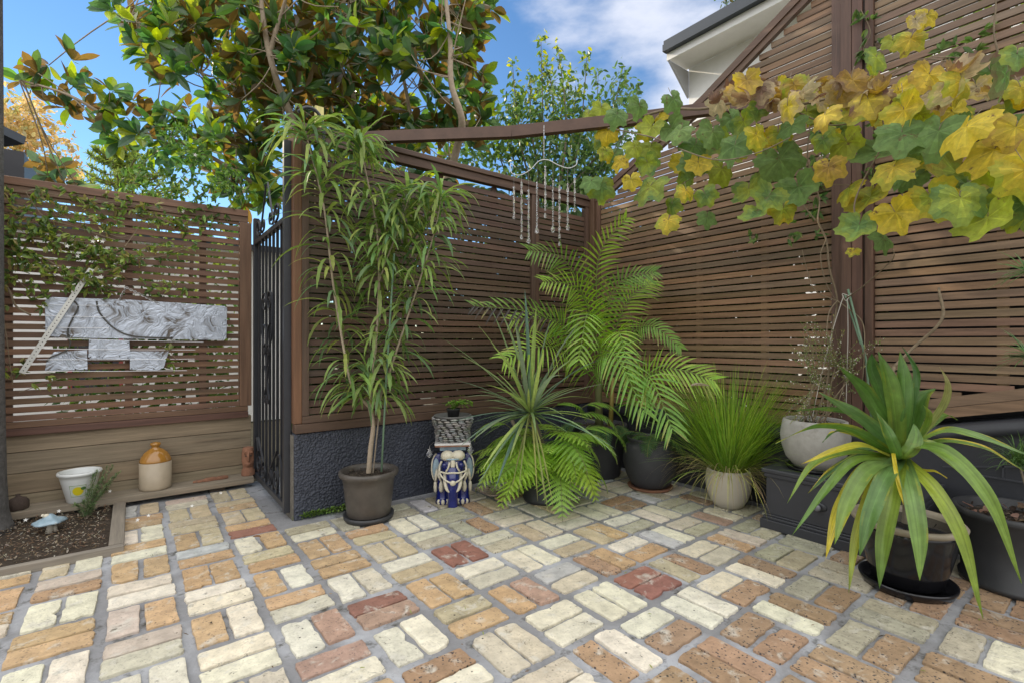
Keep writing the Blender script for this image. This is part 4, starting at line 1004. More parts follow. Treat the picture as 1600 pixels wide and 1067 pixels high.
for x, y, d in ((858, 830, 2.75), (840, 800, 2.75), (810, 790, 2.8), (866, 818, 2.7), (852, 805, 2.75), (796, 800, 2.9)):
    sword(cb + rdir() * .02, W(x, y - 18, d), .011, vary((.22, .23, .08), .15), .10)
mb.build('sword_leaves', M['leafdull'], t)

# --- ferns
def frond(mb, base, head, Ln, rise, c, pairs=13, wid=.36, droop=1.0, tri=True, lf=.9, fine=9):
    head = V((head[0], head[1], 0)).normalized(); sd_ = head.cross(V((0, 0, 1))); n = pairs + 4; pts = []
    q = V(base); a = rise
    for k in range(n + 1):
        pts.append(V(q)); q = q + (head * math.cos(a) + V((0, 0, math.sin(a)))) * (Ln / n); a -= droop * 2.1 / n
    mb.tube(pts, [.0022] * (n + 1), 4, c=(.16, .17, .06))
    for k in range(3, n):
        f = (k - 3) / (n - 3); tg = (pts[k + 1] - pts[k - 1]).normalized(); up = sd_.cross(tg) * -1
        pl = Ln * wid * ((1 - f) ** (.85 if tri else .6)) * (1 if tri else min(1, .5 + f * 3)) + .006
        for s in (-1, 1):
            d = (sd_ * s * .86 + tg * .46 + V((0, 0, -.06)) + rdir() * .05).normalized(); m = max(5, int(fine * 2.2 * pl / (Ln * wid)) + 3)
            nn = tg.cross(d) * s; nn.normalize(); sv = d.cross(nn).normalized(); wmax = min(Ln / n * .60, pl * .30); pp = []; ww = []
            for j in range(2 * m + 1):
                f2 = j / (2 * m); pp.append(pts[k] + d * (pl * f2) + V((0, 0, -1)) * (pl * .16 * f2 * f2)); ww.append(2 * wmax * (1 if j % 2 == 0 else .30) * (1 - f2) ** .7 + .0008)
            mb.ribbon(pp, ww, sv, .15, vary(c, .08))
t = thing('fern', c2 + V((0, 0, .24)), 'bright lime green lacy fern spilling over the middle dark grey pot', 'fern')
mb = MB(); cam_h = V((-sy, -cy, 0)); camr = V((cy, -sy, 0))
for k in range(46):
    an = ru(-1.9, 1.9) if k < 40 else ru(0, 6.28); hd = cam_h * math.cos(an) + camr * math.sin(an)
    b = c2 + V((ru(-.08, .08), ru(-.08, .08), ru(.26, .46))) + hd * ru(0, .10); Ln = ru(.36, .58)
    frond(mb, b, hd, Ln, ru(.0, .75), vary(random.choice([(.24, .38, .05), (.30, .45, .06), (.34, .47, .09), (.18, .31, .05)]), .12), pairs=11, wid=.44, droop=ru(.5, 1.0), fine=7)
# fronds seen higher at right and left of the spiky plant
for (x, y, d, hx, hy, l_) in ((830, 690, 3.3, -.9, -.2, .36), (880, 690, 3.2, .9, -.25, .46), (900, 680, 3.3, .9, .1, .46), (905, 640, 3.4, .9, -.1, .40), (800, 670, 3.3, -.9, .1, .34), (895, 655, 3.45, .9, -.3, .42), (860, 640, 3.4, .6, .2, .36)):
    hd = camr * hx - cam_h * hy; frond(mb, W(x, y, d), hd, l_, .75, vary((.19, .33, .055), .1), pairs=12, wid=.40, droop=1.1)
mb.build('fronds', M['leaf'], t)
t = thing('fern', c4 + V((0, 0, .36)), 'darker drooping fern in the round-bellied charcoal pot', 'fern')
mb = MB()
for k in range(15):
    an = ru(-2.2, 2.2); hd = cam_h * math.cos(an) + camr * math.sin(an)
    frond(mb, c4 + V((ru(-.06, .06), ru(-.06, .06), .37)), hd, ru(.22, .36), ru(.5, 1.1), vary((.075, .15, .055), .15), pairs=14, wid=.26, droop=ru(1.0, 1.5), tri=False, fine=6)
for k in range(8):
    an = ru(-1.6, 1.0); hd = cam_h * math.cos(an) + camr * math.sin(an)
    frond(mb, c3 + hd * .16 + V((0, 0, .40)), hd, ru(.22, .34), ru(.4, 1.0), vary((.08, .16, .055), .15), pairs=14, wid=.26, droop=ru(1.0, 1.5), tri=False, fine=6)
mb.build('fronds', M['leafdull'], t)

# --- palm
t = thing('palm', c3 + V((0, 0, .4)), 'bright green feathery palm rising from the corner behind the spiky plant', 'palm')
st = MB(); mb = MB()
cr = W(945, 560, 4.0)
st.tube([c3 + V((0, 0, .38)), c3 + V((-.01, 0, .7)), cr], [.035, .028, .018], 9, c=(.16, .17, .07)); st.build('stem', M['paint'], t, smooth=True); st = MB(); st.tube([c3 + V((.08, -.05, .38)), c3 + V((.10, -.06, .8))], [.022, .014], 8, c=(.26, .20, .05)); st.build('stem', M['paint'], t, smooth=True); st = MB()
def palmfrond(pts, ll, n=28, c=(.14, .30, .04), up=None, lift=.25, start=.18, dead=0):
    sp = spline(pts, n + 1); up = up or ((V((0, 0, CAMZ)) - sp[n // 2]).normalized() + V((0, 0, .5))); mb.tube(sp, [.006 - .0045 * k / n for k in range(n + 1)], 5, c=(.18, .26, .06))
    for k in range(int(n * start), n + 1):
        f = (k / n - start) / (1 - start); tg = (sp[min(k + 1, n)] - sp[max(k - 1, 0)]).normalized()
        sd_ = tg.cross(up)
        if sd_.length < .2: sd_ = tg.cross(V((.3, .9, .1)))
        sd_.normalize(); nn = sd_.cross(tg)
        L_ = ll * (.45 + 1.1 * math.sin(math.pi * min(1, f * .80 + .12)) * .55) * (1 - .30 * f)
        for s in (-1, 1):
            d = (sd_ * s + tg * (.55 + .65 * f) + nn * lift + rdir() * .06).normalized()
            cc = vary(c, .18)
            if dead and f > .35 and s < 0: cc = vary((.07, .06, .05), .2)
            mb.leaf(sp[k], d, nn, L_ * ru(.9, 1.08), .0155, cc, ru(.18, .42), prof=(.35, 1, .95, .6, .05), fold=.3, c2=(.34, .30, .10) if rnd() < .14 else None)
PF = [([(940, 560, 4.0), (915, 470, 3.95), (880, 405, 3.8), (828, 392, 3.6)], .26, {}),
      ([(940, 560, 4.0), (932, 470, 4.0), (938, 395, 3.95), (978, 342, 3.8)], .24, {}),
      ([(935, 590, 3.9), (890, 520, 3.7), (830, 488, 3.5), (742, 478, 3.3)], .22, dict(dead=1)),
      ([(935, 600, 3.9), (890, 555, 3.7), (850, 540, 3.4), (790, 560, 3.2)], .27, {}),
      ([(948, 590, 4.0), (945, 500, 3.9), (970, 440, 3.8), (1022, 425, 3.7)], .22, {}),
      ([(948, 590, 4.0), (960, 520, 3.9), (985, 465, 3.85), (1018, 440, 3.9)], .24, {}),
      ([(950, 600, 3.9), (985, 525, 3.7), (1020, 510, 3.5), (1062, 542, 3.4)], .14, {}),
      ([(950, 620, 3.8), (930, 570, 3.5), (960, 555, 3.2), (1005, 640, 3.0)], .26, dict(c=(.16, .30, .05))),
      ([(985, 650, 3.6), (1000, 600, 3.4), (1045, 575, 3.2), (1112, 592, 3.1)], .25, {}),
      ([(980, 650, 3.6), (990, 610, 3.3), (1015, 590, 3.1), (1050, 668, 2.95)], .26, dict(c=(.17, .31, .055))),
      ([(940, 600, 3.9), (900, 540, 3.8), (870, 500, 3.7), (800, 500, 3.5)], .25, {}),
      ([(942, 580, 4.0), (925, 500, 3.9), (900, 450, 3.7), (850, 440, 3.5)], .25, {}),
      ([(945, 590, 3.9), (930, 520, 3.7), (918, 490, 3.5), (905, 560, 3.2)], .24, {}),
      ([(945, 600, 3.9), (960, 540, 3.7), (968, 520, 3.5), (985, 590, 3.3)], .22, {})]
for pts, ll, kw in PF: palmfrond([W(*p) for p in pts], ll, **{**dict(c=random.choice([(.20, .34, .045), (.26, .41, .055), (.15, .27, .045)])), **kw})
for k in range(5):
    a = W(ru(935, 960), ru(480, 560), 3.9); b = a + V((ru(-.1, .25), ru(-.3, 0), ru(-.05, .1))); st.tube(spline([a, (a + b) / 2 + V((0, 0, .08)), b + V((0, 0, -.15))], 8), .0022, 4, c=(.14, .10, .07))
st.build('dead_frond_stalks', M['paint'], t, smooth=True); mb.build('fronds', M['leaf'], t)

# --- ornamental grass
t = thing('ornamental_grass', c5 + V((0, 0, .23)), 'dense fountain of fine green grass in the rounded cream pot', 'grass plant')
mb = MB()
def blade(b, d, Ln, w, dr, c, n=7):
    pts = []; q = V(b); dv = d.normalized(); h = V((dv.x, dv.y, 0)); sd_ = h.cross(V((0, 0, 1))).normalized() if h.length > .01 else V((1, 0, 0))
    sd_ = (sd_ * math.cos(ru(-.8, .8)) + h * ru(-.5, .5)).normalized()
    for k in range(n + 1): pts.append(V(q)); q = q + dv * (Ln / n); dv = (dv + V((0, 0, -dr * (k + 1) / n))).normalized()
    mb.ribbon(pts, [w, w, w, w * .95, w * .85, w * .7, w * .45, w * .1], sd_, .3, c)
for k in range(1150):
    an = ru(0, 6.28); q = .09 * math.sqrt(rnd()); el = 1.35 - abs(random.gauss(0, .36)); b = c5 + V((q * math.cos(an), q * math.sin(an), .225)); an += ru(-.5, .5)
    d = V((math.cos(an) * math.cos(el), math.sin(an) * math.cos(el), math.sin(el)))
    c = random.choice([(.18, .30, .04), (.25, .38, .05), (.32, .42, .08), (.12, .21, .035), (.20, .34, .05)])
    blade(b, d, ru(.44, .80), ru(.0034, .0055), ru(.05, .30), vary(c, .2))
for k in range(230):
    an = ru(0, 6.28); b = c5 + V((.1 * math.cos(an), .1 * math.sin(an), .23)); el = ru(.0, .8)
    d = V((math.cos(an) * math.cos(el), math.sin(an) * math.cos(el), math.sin(el)))
    blade(b, d, ru(.25, .50), ru(.0028, .0042), ru(.4, .95), vary(random.choice([(.36, .29, .15), (.42, .38, .16), (.30, .24, .14), (.35, .38, .10)]), .2))
mb.build('blades', M['leafdull'], t)

# --- the large strap-leaved plant
t = thing('strap_leaf_plant', c6 + V((0, 0, .26)), 'large plant with broad glossy strap leaves, some yellowing, in the black glazed pot', 'plant')
hb = W(1405, 715, 2.17)
mb = MB(); mb.tube(spline([c6 + V((0, 0, .25)), c6 + V((.01, 0, .38)), hb + V((0, 0, -.02))], 10), [.022, .021, .02, .02, .02, .02, .021, .022, .022, .02], 9); mb.build('stem', M['bark'], t, smooth=True)
mb = MB(); GS = (.085, .17, .035); GY = (.17, .25, .04); YY = (.50, .40, .035); GD = (.06, .135, .04); GB = (.13, .22, .08)
HL = [([(1398, 690, 2.2), (1368, 640, 2.2), (1345, 605, 2.2), (1312, 572, 2.2)], .095, GS, GS), ([(1400, 690, 2.2), (1378, 620, 2.25), (1362, 575, 2.25), (1362, 552, 2.2)], .095, GS, GD),
      ([(1402, 690, 2.15), (1398, 640, 2.12), (1388, 590, 2.12), (1372, 548, 2.15)], .085, GY, GS), ([(1405, 690, 2.15), (1412, 640, 2.1), (1413, 590, 2.1), (1406, 548, 2.12)], .075, GS, GS),
      ([(1410, 690, 2.2), (1425, 630, 2.2), (1432, 580, 2.2), (1409, 540, 2.22)], .035, GS, GD), ([(1412, 690, 2.2), (1430, 650, 2.2), (1440, 620, 2.2), (1462, 606, 2.2)], .10, GS, GS),
      ([(1418, 700, 2.15), (1452, 665, 2.1), (1476, 630, 2.05), (1482, 600, 2.0), (1468, 572, 2.0)], .038, GY, (.30, .28, .12)), ([(1420, 700, 2.1), (1445, 670, 2.05), (1452, 645, 2.0), (1443, 632, 2.0)], .03, GS, GY),
      ([(1420, 695, 2.2), (1450, 665, 2.2), (1475, 648, 2.2), (1496, 655, 2.2)], .055, GY, GS), ([(1395, 700, 2.1), (1360, 665, 2.05), (1325, 640, 2.0), (1280, 612, 2.0)], .075, GD, GB),
      ([(1395, 705, 2.15), (1340, 650, 2.15), (1290, 640, 2.2), (1245, 640, 2.25)], .06, GD, GS), ([(1392, 708, 2.1), (1330, 672, 2.0), (1270, 668, 1.95), (1212, 692, 1.95)], .06, GS, GS),
      ([(1390, 705, 2.15), (1345, 680, 2.1), (1310, 672, 2.1), (1285, 690, 2.1)], .07, GD, GD),
      ([(1392, 712, 2.1), (1345, 695, 2.0), (1300, 705, 1.95), (1252, 724, 1.95)], .042, (.30, .35, .05), YY), ([(1394, 715, 2.1), (1330, 705, 2.05), (1270, 725, 2.0), (1230, 785, 1.95)], .048, GS, GY),
      ([(1396, 716, 2.1), (1335, 720, 2.0), (1290, 765, 1.95), (1237, 836, 1.9)], .052, GY, GS), ([(1398, 718, 2.1), (1350, 735, 2.0), (1310, 800, 1.92), (1290, 872, 1.88)], .075, GS, YY),
      ([(1398, 718, 2.08), (1355, 735, 1.95), (1322, 790, 1.88), (1304, 850, 1.85)], .085, GB, GY), ([(1400, 720, 2.1), (1365, 760, 2.0), (1338, 840, 1.95), (1326, 926, 1.9)], .060, YY, GY),
      ([(1402, 720, 2.05), (1382, 748, 1.92), (1358, 810, 1.86), (1343, 868, 1.84)], .090, GB, GS), ([(1405, 722, 2.05), (1395, 770, 1.93), (1380, 850, 1.88), (1374, 918, 1.86)], .085, (.30, .36, .045), GS),
      ([(1396, 700, 2.02), (1399, 730, 1.94), (1406, 765, 1.90), (1412, 788, 1.88)], .020, YY, YY), ([(1412, 722, 2.05), (1425, 770, 1.9), (1436, 840, 1.84), (1437, 906, 1.82)], .088, GB, (.20, .32, .07)),
      ([(1416, 722, 2.05), (1460, 765, 1.88), (1502, 840, 1.78), (1536, 966, 1.72)], .075, (.33, .38, .045), GY), ([(1412, 700, 2.05), (1475, 705, 1.85), (1545, 780, 1.72), (1596, 910, 1.66)], .080, GS, GY),
      ([(1410, 700, 2.05), (1450, 695, 1.95), (1505, 735, 1.85), (1549, 798, 1.8)], .07, GB, GY), ([(1425, 695, 2.1), (1480, 672, 1.95), (1540, 685, 1.85), (1612, 712, 1.8)], .050, GY, GB),
      ([(1425, 700, 2.12), (1480, 688, 2.0), (1540, 700, 1.95), (1606, 738, 1.9)], .036, GY, GS), ([(1415, 735, 2.1), (1440, 734, 2.0), (1462, 736, 1.95), (1480, 746, 1.92)], .024, GY, YY),
      ([(1398, 712, 2.15), (1370, 700, 2.2), (1340, 700, 2.25), (1300, 715, 2.3)], .06, GD, GS), ([(1400, 715, 2.1), (1350, 710, 2.1), (1300, 735, 2.1), (1262, 770, 2.1)], .05, GD, GD),
      ([(1398, 716, 2.15), (1372, 730, 2.1), (1340, 775, 2.05), (1305, 825, 2.05)], .05, GD, (.22, .15, .05)), ([(1405, 700, 2.2), (1412, 670, 2.25), (1425, 650, 2.3), (1440, 625, 2.3)], .08, GD, GS),
      ([(1404, 715, 2.0), (1394, 690, 1.96), (1385, 670, 1.97), (1368, 640, 2.0)], .05, GS, GS), ([(1410, 715, 2.0), (1425, 700, 1.96), (1432, 680, 1.97), (1428, 660, 2.0)], .065, GY, GS)]
M['strap'] = mat('strap_leaf', None, rough=.36, var=.26, vs=16, transl=.24, spec=.5, bump=.25, bs=40, bumpdist=.002, dirt=((.30, .27, .05), 7, .62, .82))
for pts, w_, ca, cb_ in HL:
    w_ *= .70 if pts[-1][1] > 700 else .84
    P3 = [V(hb)] + [W(*p) for p in pts]; sp = spline(P3, 36)
    h = sp[-1] - sp[0]; h.z = 0
    vw = (V((0, 0, CAMZ)) - sp[18]).normalized(); tg = (sp[24] - sp[12]).normalized(); hz = h.cross(V((0, 0, 1)))
    hz = hz.normalized() if hz.length > .05 else tg.cross(vw).normalized()
    sf = tg.cross(vw).normalized(); 
    if sf.dot(hz) < 0: sf = -sf
    sdv_ = (hz * .55 + sf * .45).normalized()
    n = len(sp); wd = []
    for k in range(n):
        f = k / (n - 1); wd.append(w_ * (.22 + .78 * math.sin(math.pi * min(1, .10 + f * .78)) ** 1.1) * (1 if f < .72 else max(.02, 1 - ((f - .72) / .28) ** 1.6)))
    # grain: five-strip blade with colour streaks towards yellow edges
    base = len(mb.v); ks = (-1, -.8, -.6, -.4, -.22, -.05, .05, .22, .4, .6, .8, 1); nk = 12; tone = [ru(.84, 1.16) for _ in ks]
    nrmv = sdv_.cross((sp[-1] - sp[0]).normalized())
    for i, p in enumerate(sp):
        tgt = (sp[min(i + 1, n - 1)] - sp[max(i - 1, 0)]).normalized(); nn = sdv_.cross(tgt).normalized()
        for q in ks: mb.v.append(tuple(p + sdv_ * (q * wd[i] / 2) + nn * (abs(q) ** 1.3 * wd[i] * .16 + .002 * math.sin(i * .65 + q * 3))))
    yel = rnd()
    for i in range(n - 1):
        f = i / (n - 1); c0 = tuple(a + (b - a) * f for a, b in zip(ca, cb_))
        for q in range(11):
            a = base + i * 12 + q; c = tuple(x * tone[q] for x in c0)
            if q in (0, 1, 2, 8, 9, 10): g_ = (1 if pts[-1][1] > 660 else .25) * max(0, mnoise.noise(V((i * .16, q * .45, yel * 50))) * 1.6 + yel - .6 - .2 * (5 - abs(q - 5))) * (.3 + f); c = tuple(x + (y - x) * min(.9, g_) for x, y in zip(c, YY))
            if q == 5: c = tuple(x * 1.2 for x in c0)
            mb.face([a, a + 1, a + 13, a + 12], vary(c, .03))
mb.build('strap_leaves', M['strap'], t, smooth=True)

# --- shrub with tiny white flowers in the concrete pot
t = thing('flowering_shrub', c8 + V((0, 0, .26)), 'wispy shrub with tiny white flowers in the pale concrete pot', 'shrub')
mb = MB(); lf = MB(); fl = MB(); top = W(1295, 575, 2.95)
tw = []
for k in range(7):
    a = c8 + V((ru(-.05, .05), ru(-.05, .05), .26)); b = W(ru(1260, 1340), ru(560, 610), ru(2.75, 3.05)); sp = spline([a, (a * .5 + b * .5) + rdir() * .04, b], 10); mb.tube(sp, [.0045 - .0003 * i for i in range(10)], 6); tw += sp[3:]
ends = [(1236, 628), (1228, 600), (1250, 570), (1262, 512), (1248, 540), (1282, 520), (1300, 505), (1330, 520), (1345, 560), (1372, 540), (1335, 590), (1240, 655), (1262, 650), (1280, 600), (1310, 640), (1350, 620), (1295, 560), (1318, 565)]
for k in range(125):
    x, y = random.choice(ends); e = W(x + ru(-14, 14), y + ru(-14, 14), ru(2.7, 3.1)); s = min(random.sample(tw, 12), key=lambda p: (p - e).length)
    sp = spline([s, (s + e) / 2 + rdir() * .02, e], 12); mb.tube(sp, .0011, 4)
    for p in sp[2:]:
        for j in range(2): lf.leaf(p, rdir() + V((0, 0, .4)), V((0, 0, 1)), ru(.010, .020), .006, vary(random.choice([(.14, .21, .065), (.20, .27, .09), (.25, .25, .09)]), .2), 0, (.4, 1, .3))
        if rnd() < .36:
            q = p + rdir() * .006; fl.ball(q, ru(.0022, .0038), n=5, m=3, c=vary((.55, .52, .44), .1))
mb.build('twigs', M['vinebark'], t); lf.build('foliage', M['leafdull'], t); fl.build('blossom', M['paint'], t)
# green stakes and strings over it
a = W(1325, 452, 2.95); b1 = W(1350, 558, 2.85); b2 = W(1356, 620, 2.9)
mb = MB(); mb.tube([a, W(1353, 560, 2.86), W(1362, 660, 2.84)], .0062, 8); tag(mb.build('plant_stake', M['cane'], smooth=True), 'blue-green stake leaning beside the broad post above the concrete pot', 'stake')
mb = MB(); mb.tube([a + V((-.02, .01, -.03)), W(1352, 560, 2.93), W(1364, 655, 2.93)], .0048, 8); tag(mb.build('plant_stake', M['cane'], smooth=True), 'thinner second stake tied behind the blue-green stake', 'stake')
k_ = W(1326, 464, 2.95)
mb = MB()
for s_ in ([(1318, 462), (1300, 520), (1298, 545)], [(1324, 466), (1325, 520), (1323, 590), (1322, 640)], [(1300, 520), (1280, 600), (1268, 658)], [(1330, 458), (1322, 470), (1316, 459), (1328, 463)]):
    mb.tube(spline([W(x, y, 2.93) for x, y in s_], 14), .0022, 5)
tag(mb.build('tie_string', M['string']), 'pale string tied round the stakes and hanging over the concrete pot', 'string')

# small plants entering at the right edge
t = thing('grassy_plant', W(1590, 700, 2.3), 'small grassy plant at the right edge in front of the painted block wall', 'plant')
mb = MB(); gb_ = W(1592, 722, 2.28)
for k in range(130):
    an = ru(0, 6.28); el = ru(.1, 1.4); blade(gb_ + rdir() * .02, V((math.cos(an) * math.cos(el), math.sin(an) * math.cos(el), math.sin(el))), ru(.08, .17), .0045, ru(.2, .7), vary((.10, .18, .055), .2))
mb.build('blades', M['leafdull'], t)
mb = MB(); mb.tube([c7 + V((.10, -.05, .29)), gb_], [.006, .004], 6); mb.build('stem', M['bark'], t)
t = thing('spiky_plant', V((W(1640, 500, 2.0).x, W(1640, 500, 2.0).y, 0)), 'narrow-leaved spiky tufts entering at the right edge of the photo', 'plant')
for (x, y) in ((1606, 425), (1608, 555)):
    g2 = W(x, y, 2.0); mb = MB()
    for k in range(42):
        an = ru(0, 6.28); el = ru(-.5, 1.2); blade(g2, V((math.cos(an) * math.cos(el), math.sin(an) * math.cos(el), math.sin(el))), ru(.08, .16), .007, ru(.05, .25), vary((.14, .25, .10), .15))
    mb.build('tuft', M['leaf'], t)
    mb = MB(); w0 = W(1640, 500, 2.0); mb.tube([V((w0.x, w0.y, 0 if y < 500 else .9)), W(1640, y + 120 if y < 500 else 620, 2.0), g2], [.012, .010, .007], 7); mb.build('stem', M['bark'], t)

# rosemary-like sprig by the lemon pot
t = thing('rosemary', onz(134, 812, .02), 'small rosemary bush in the mulch in front of the lemon pot', 'shrub')
mb = MB(); sb = MB(); rb = onz(134, 808, .03)
for (x, y, v) in ((146, 742, 4.12), (152, 735, 4.15), (166, 730, 4.2), (186, 738, 4.2), (172, 752, 4.1), (150, 760, 4.05), (138, 765, 4.0), (116, 788, 3.98), (130, 782, 3.95), (180, 742, 4.15), (160, 748, 4.12), (168, 762, 4.1), (160, 770, 4.05), (146, 788, 3.95), (176, 728, 4.2)):
    e = onv(x, y, v); sp = spline([rb + rdir() * .01, (rb + e) / 2 + V((0, 0, .02)), e], 16); sb.tube(sp, .0018, 5)
    for p in sp[2:]:
        for j in range(11): mb.leaf(p, rdir() + V((0, 0, .5)), V((0, 0, 1)), ru(.014, .026), .0034, vary(random.choice([(.10, .16, .07), (.15, .21, .10), (.19, .25, .11)]), .2), 0, (.6, 1, .5))
mb.build('foliage', M['leafdull'], t); sb.build('twigs', M['bark'], t)

# creeping weed at the foot of the wall
mb = MB()
for k in range(420):
    x = ru(466, 545); y = 806 - (x - 466) * .115 + ru(-10, 3) ; p = onz(x, y, 0); p.z = ru(.0, .035)
    if p.y > 3.228: p.y = 3.22
    mb.leaf(p, V((ru(-1, 1), ru(-1, .2), ru(.1, .8))), V((0, 0, 1)), ru(.010, .018), .013, vary((.17, .26, .06), .25), 0, (.5, 1, .9, .3))
tag(mb.build('creeping_weed', M['leaf']), 'creeping green weed along the foot of the charcoal wall near the gate', 'weed', kind='stuff')
# ============================================================ CLIMBERS
def grapeleaf(mb, p, tip, nrm, s, ca, cb, curl=.26):
    tip = tip.normalized(); nrm = (nrm - tip * nrm.dot(tip)).normalized(); side = tip.cross(nrm)
    key = [(0, 1.0), (12, .90), (27, .70), (40, .84), (55, .92), (70, .80), (84, .64), (98, .74), (112, .80), (128, .70), (150, .60), (168, .46), (180, .10)]
    out = []
    for k in range(40):
        a = -180 + 360 * k / 40; aa = abs(a)
        for (a0, r0), (a1, r1) in zip(key, key[1:]):
            if a0 <= aa <= a1: r = r0 + (r1 - r0) * (aa - a0) / (a1 - a0); break
        out.append((R(a), r * (1 + (.05 if k % 2 else -.04)) * ru(.97, 1.03)))
    cx = ru(-.5, .5); base = len(mb.v); ph = ru(0, 6); cu = curl * ru(.3, 1.6) * (1 if rnd() < .75 else -1)
    mb.v.append(tuple(p)); c0 = p + tip * (s * .12)
    mb.v[-1] = tuple(c0)
    for ring in (.38, .72, 1.0):
        for a, r in out:
            rr = r * ring * s * .56; x, y = math.sin(a) * rr, math.cos(a) * rr
            z = -cu * (rr * rr) / (s * .5) + .035 * s * math.sin(3 * a + ph) * ring + .05 * s * ring * math.cos(5 * a + ph) * .5
            mb.v.append(tuple(c0 + side * x + tip * (y - .03 * s) + nrm * z))
    n = len(out)
    vein = [min(abs(abs(-180 + 360 * k / 40 + 4.5) - q) for q in (0, 55, 112)) < 5.5 for k in range(n)]
    for k in range(n): mb.face([base, base + 1 + k, base + 1 + (k + 1) % n], tuple(q * (1.28 if vein[k] else .92) for q in vary(ca, .05)))
    for ring in range(2):
        for k in range(n):
            k2 = (k + 1) % n; a = base + 1 + ring * n; b = a + n
            f = .45 if ring == 0 else .95
            c = tuple(x + (y - x) * f * (.5 + .5 * mnoise.noise(V((math.sin(out[k][0]) * 1.5 + ph, math.cos(out[k][0]) * 1.5, 0))) * 1.6 + .15) for x, y in zip(ca, cb))
            c = tuple(max(.01, q) * (1.22 if vein[k] and ring == 0 else 1) for q in c)
            mb.face([a + k, b + k, b + k2, a + k2], vary(c, .05))
GG = (.125, .21, .062); GL = (.17, .265, .085); YG = (.29, .34, .05); YE = (.52, .41, .05); YB = (.38, .26, .065); BR_ = (.17, .10, .065); TAN = (.42, .34, .20)
t = thing('grapevine', (3.165, 1.205, .36), 'grapevine with green and yellowing lobed leaves trained along the overhead beam on the right', 'grapevine')
gv = MB(); cn_ = MB()
def dpt(x): return 3.1 - (x - 900) / 700 * 1.45 if x > 900 else 3.15
def put_leaf(x, y, spx, ca, cb, d=None, down=1.0, tipx=None, face=.8):
    d = d or dpt(x) + ru(-.16, .25); p = W(x, y, d); s = spx / F * d * .90
    vw = (V((0, 0, CAMZ)) - p).normalized(); tip = V((0, 0, -down)) + camr * (tipx if tipx is not None else ru(-.7, .7)) + vw * ru(-.1, .5)
    nrm = vw * face + V((0, 0, ru(.0, 1.1))) + rdir() * .62
    grapeleaf(gv, p, tip, nrm, s, ca, cb)
    # petiole
    q = p - tip.normalized() * s * .12 - vw * .05 + rdir() * .035
    cn_.tube(spline([p + tip.normalized() * s * .1, p, q], 5), .0014, 4, c=(.26, .20, .09))
KL = [(965, 175, 48, GG, GL), (1000, 160, 50, GG, GL), (1050, 150, 50, GG, GL), (920, 175, 50, YG, GG), (940, 165, 40, YG, YG), (1045, 195, 60, GG, GL), (1065, 200, 55, GL, GL),
      (940, 285, 60, GG, YG), (925, 280, 45, GG, GG), (985, 277, 40, YE, YE), (1010, 250, 50, YG, GG), (1020, 285, 78, YG, GG), (990, 225, 50, YG, YG), (1050, 315, 45, GG, YG), (1100, 300, 46, GG, YG), (1105, 335, 42, GG, GL), (1045, 340, 50, YE, YG), (1072, 295, 40, YE, YG),
      (1085, 250, 60, GG, GL), (1115, 200, 62, GL, GG), (1150, 220, 74, GG, GL), (1140, 180, 60, GG, GL), (1160, 185, 50, YG, GG), (1180, 205, 62, YE, YG), (1215, 240, 92, GG, GL), (1240, 190, 62, GG, GG), (1205, 300, 72, GG, YG), (1170, 290, 66, YG, GG), (1130, 260, 60, YG, YG),
      (1185, 330, 60, GG, YG), (1245, 285, 76, GG, GL), (1225, 320, 60, YG, YE), (1260, 170, 55, YG, GG), (1295, 255, 62, YB, YE), (1320, 215, 66, YG, YG), (1290, 175, 60, YE, YB), (1330, 290, 60, YG, YE),
      (1345, 345, 74, GG, YG), (1378, 368, 55, GG, GL), (1335, 390, 26, YE, YG), (1365, 300, 90, YG, YE), (1395, 325, 80, YE, YE), (1375, 230, 84, GG, GL), (1410, 200, 92, GG, GL), (1440, 220, 86, GG, YG), (1470, 195, 100, GG, GL), (1425, 270, 62, GG, GG), (1400, 255, 78, YE, YG),
      (1500, 260, 124, YG, YB), (1450, 300, 92, YG, YE), (1500, 300, 100, YG, GG), (1545, 330, 100, YG, YG), (1575, 310, 92, GG, YG), (1560, 225, 116, YE, YE), (1515, 190, 105, YE, YE), (1600, 255, 105, YE, YG), (1590, 190, 90, YE, YB), (1595, 310, 90, GG, YG), (1470, 160, 90, YG, YE), (1410, 165, 80, YE, YG),
      (1575, 110, 92, GG, BR_), (1545, 105, 85, GG, BR_), (1500, 120, 72, YE, YG), (1455, 110, 68, YE, YB), (1480, 135, 70, TAN, YG), (1385, 150, 74, YE, BR_), (1355, 150, 70, YE, BR_), (1330, 120, 66, YB, BR_), (1310, 135, 66, YB, TAN), (1345, 165, 70, YE, YG), (1290, 140, 60, YB, BR_), (1250, 148, 66, TAN, YB), (1230, 160, 60, YE, TAN),
      (1165, 120, 58, YB, YE), (1150, 140, 56, TAN, YB), (1190, 135, 52, BR_, TAN), (1205, 150, 56, BR_, BR_), (1125, 150, 50, YB, TAN), (1370, 85, 54, YG, GG), (1425, 55, 56, YE, YG), (1450, 20, 46, YE, YE), (1430, 28, 36, TAN, YE), (1395, 60, 40, YG, YG), (1360, 100, 40, YG, GG), (1600, 130, 80, YG, GG), (1590, 80, 60, GG, YG)]
for k in KL: put_leaf(*k[:3], vary(k[3], .1), k[4])
for k in range(74):
    x = ru(930, 1620); y = 165 - (x > 1100) * 25 + ru(-20, 45 + (x - 900) * .16)
    ca = random.choice([GG, GL, YG, YE, YG] if y > 160 else [YB, YE, BR_, TAN, YG]); y += 36 * (x < 1180)
    put_leaf(x, y, ru(30, 50) + (x - 900) * .03, vary(ca, .1), random.choice([ca, YG, YE]), d=dpt(x) + ru(0, .3))
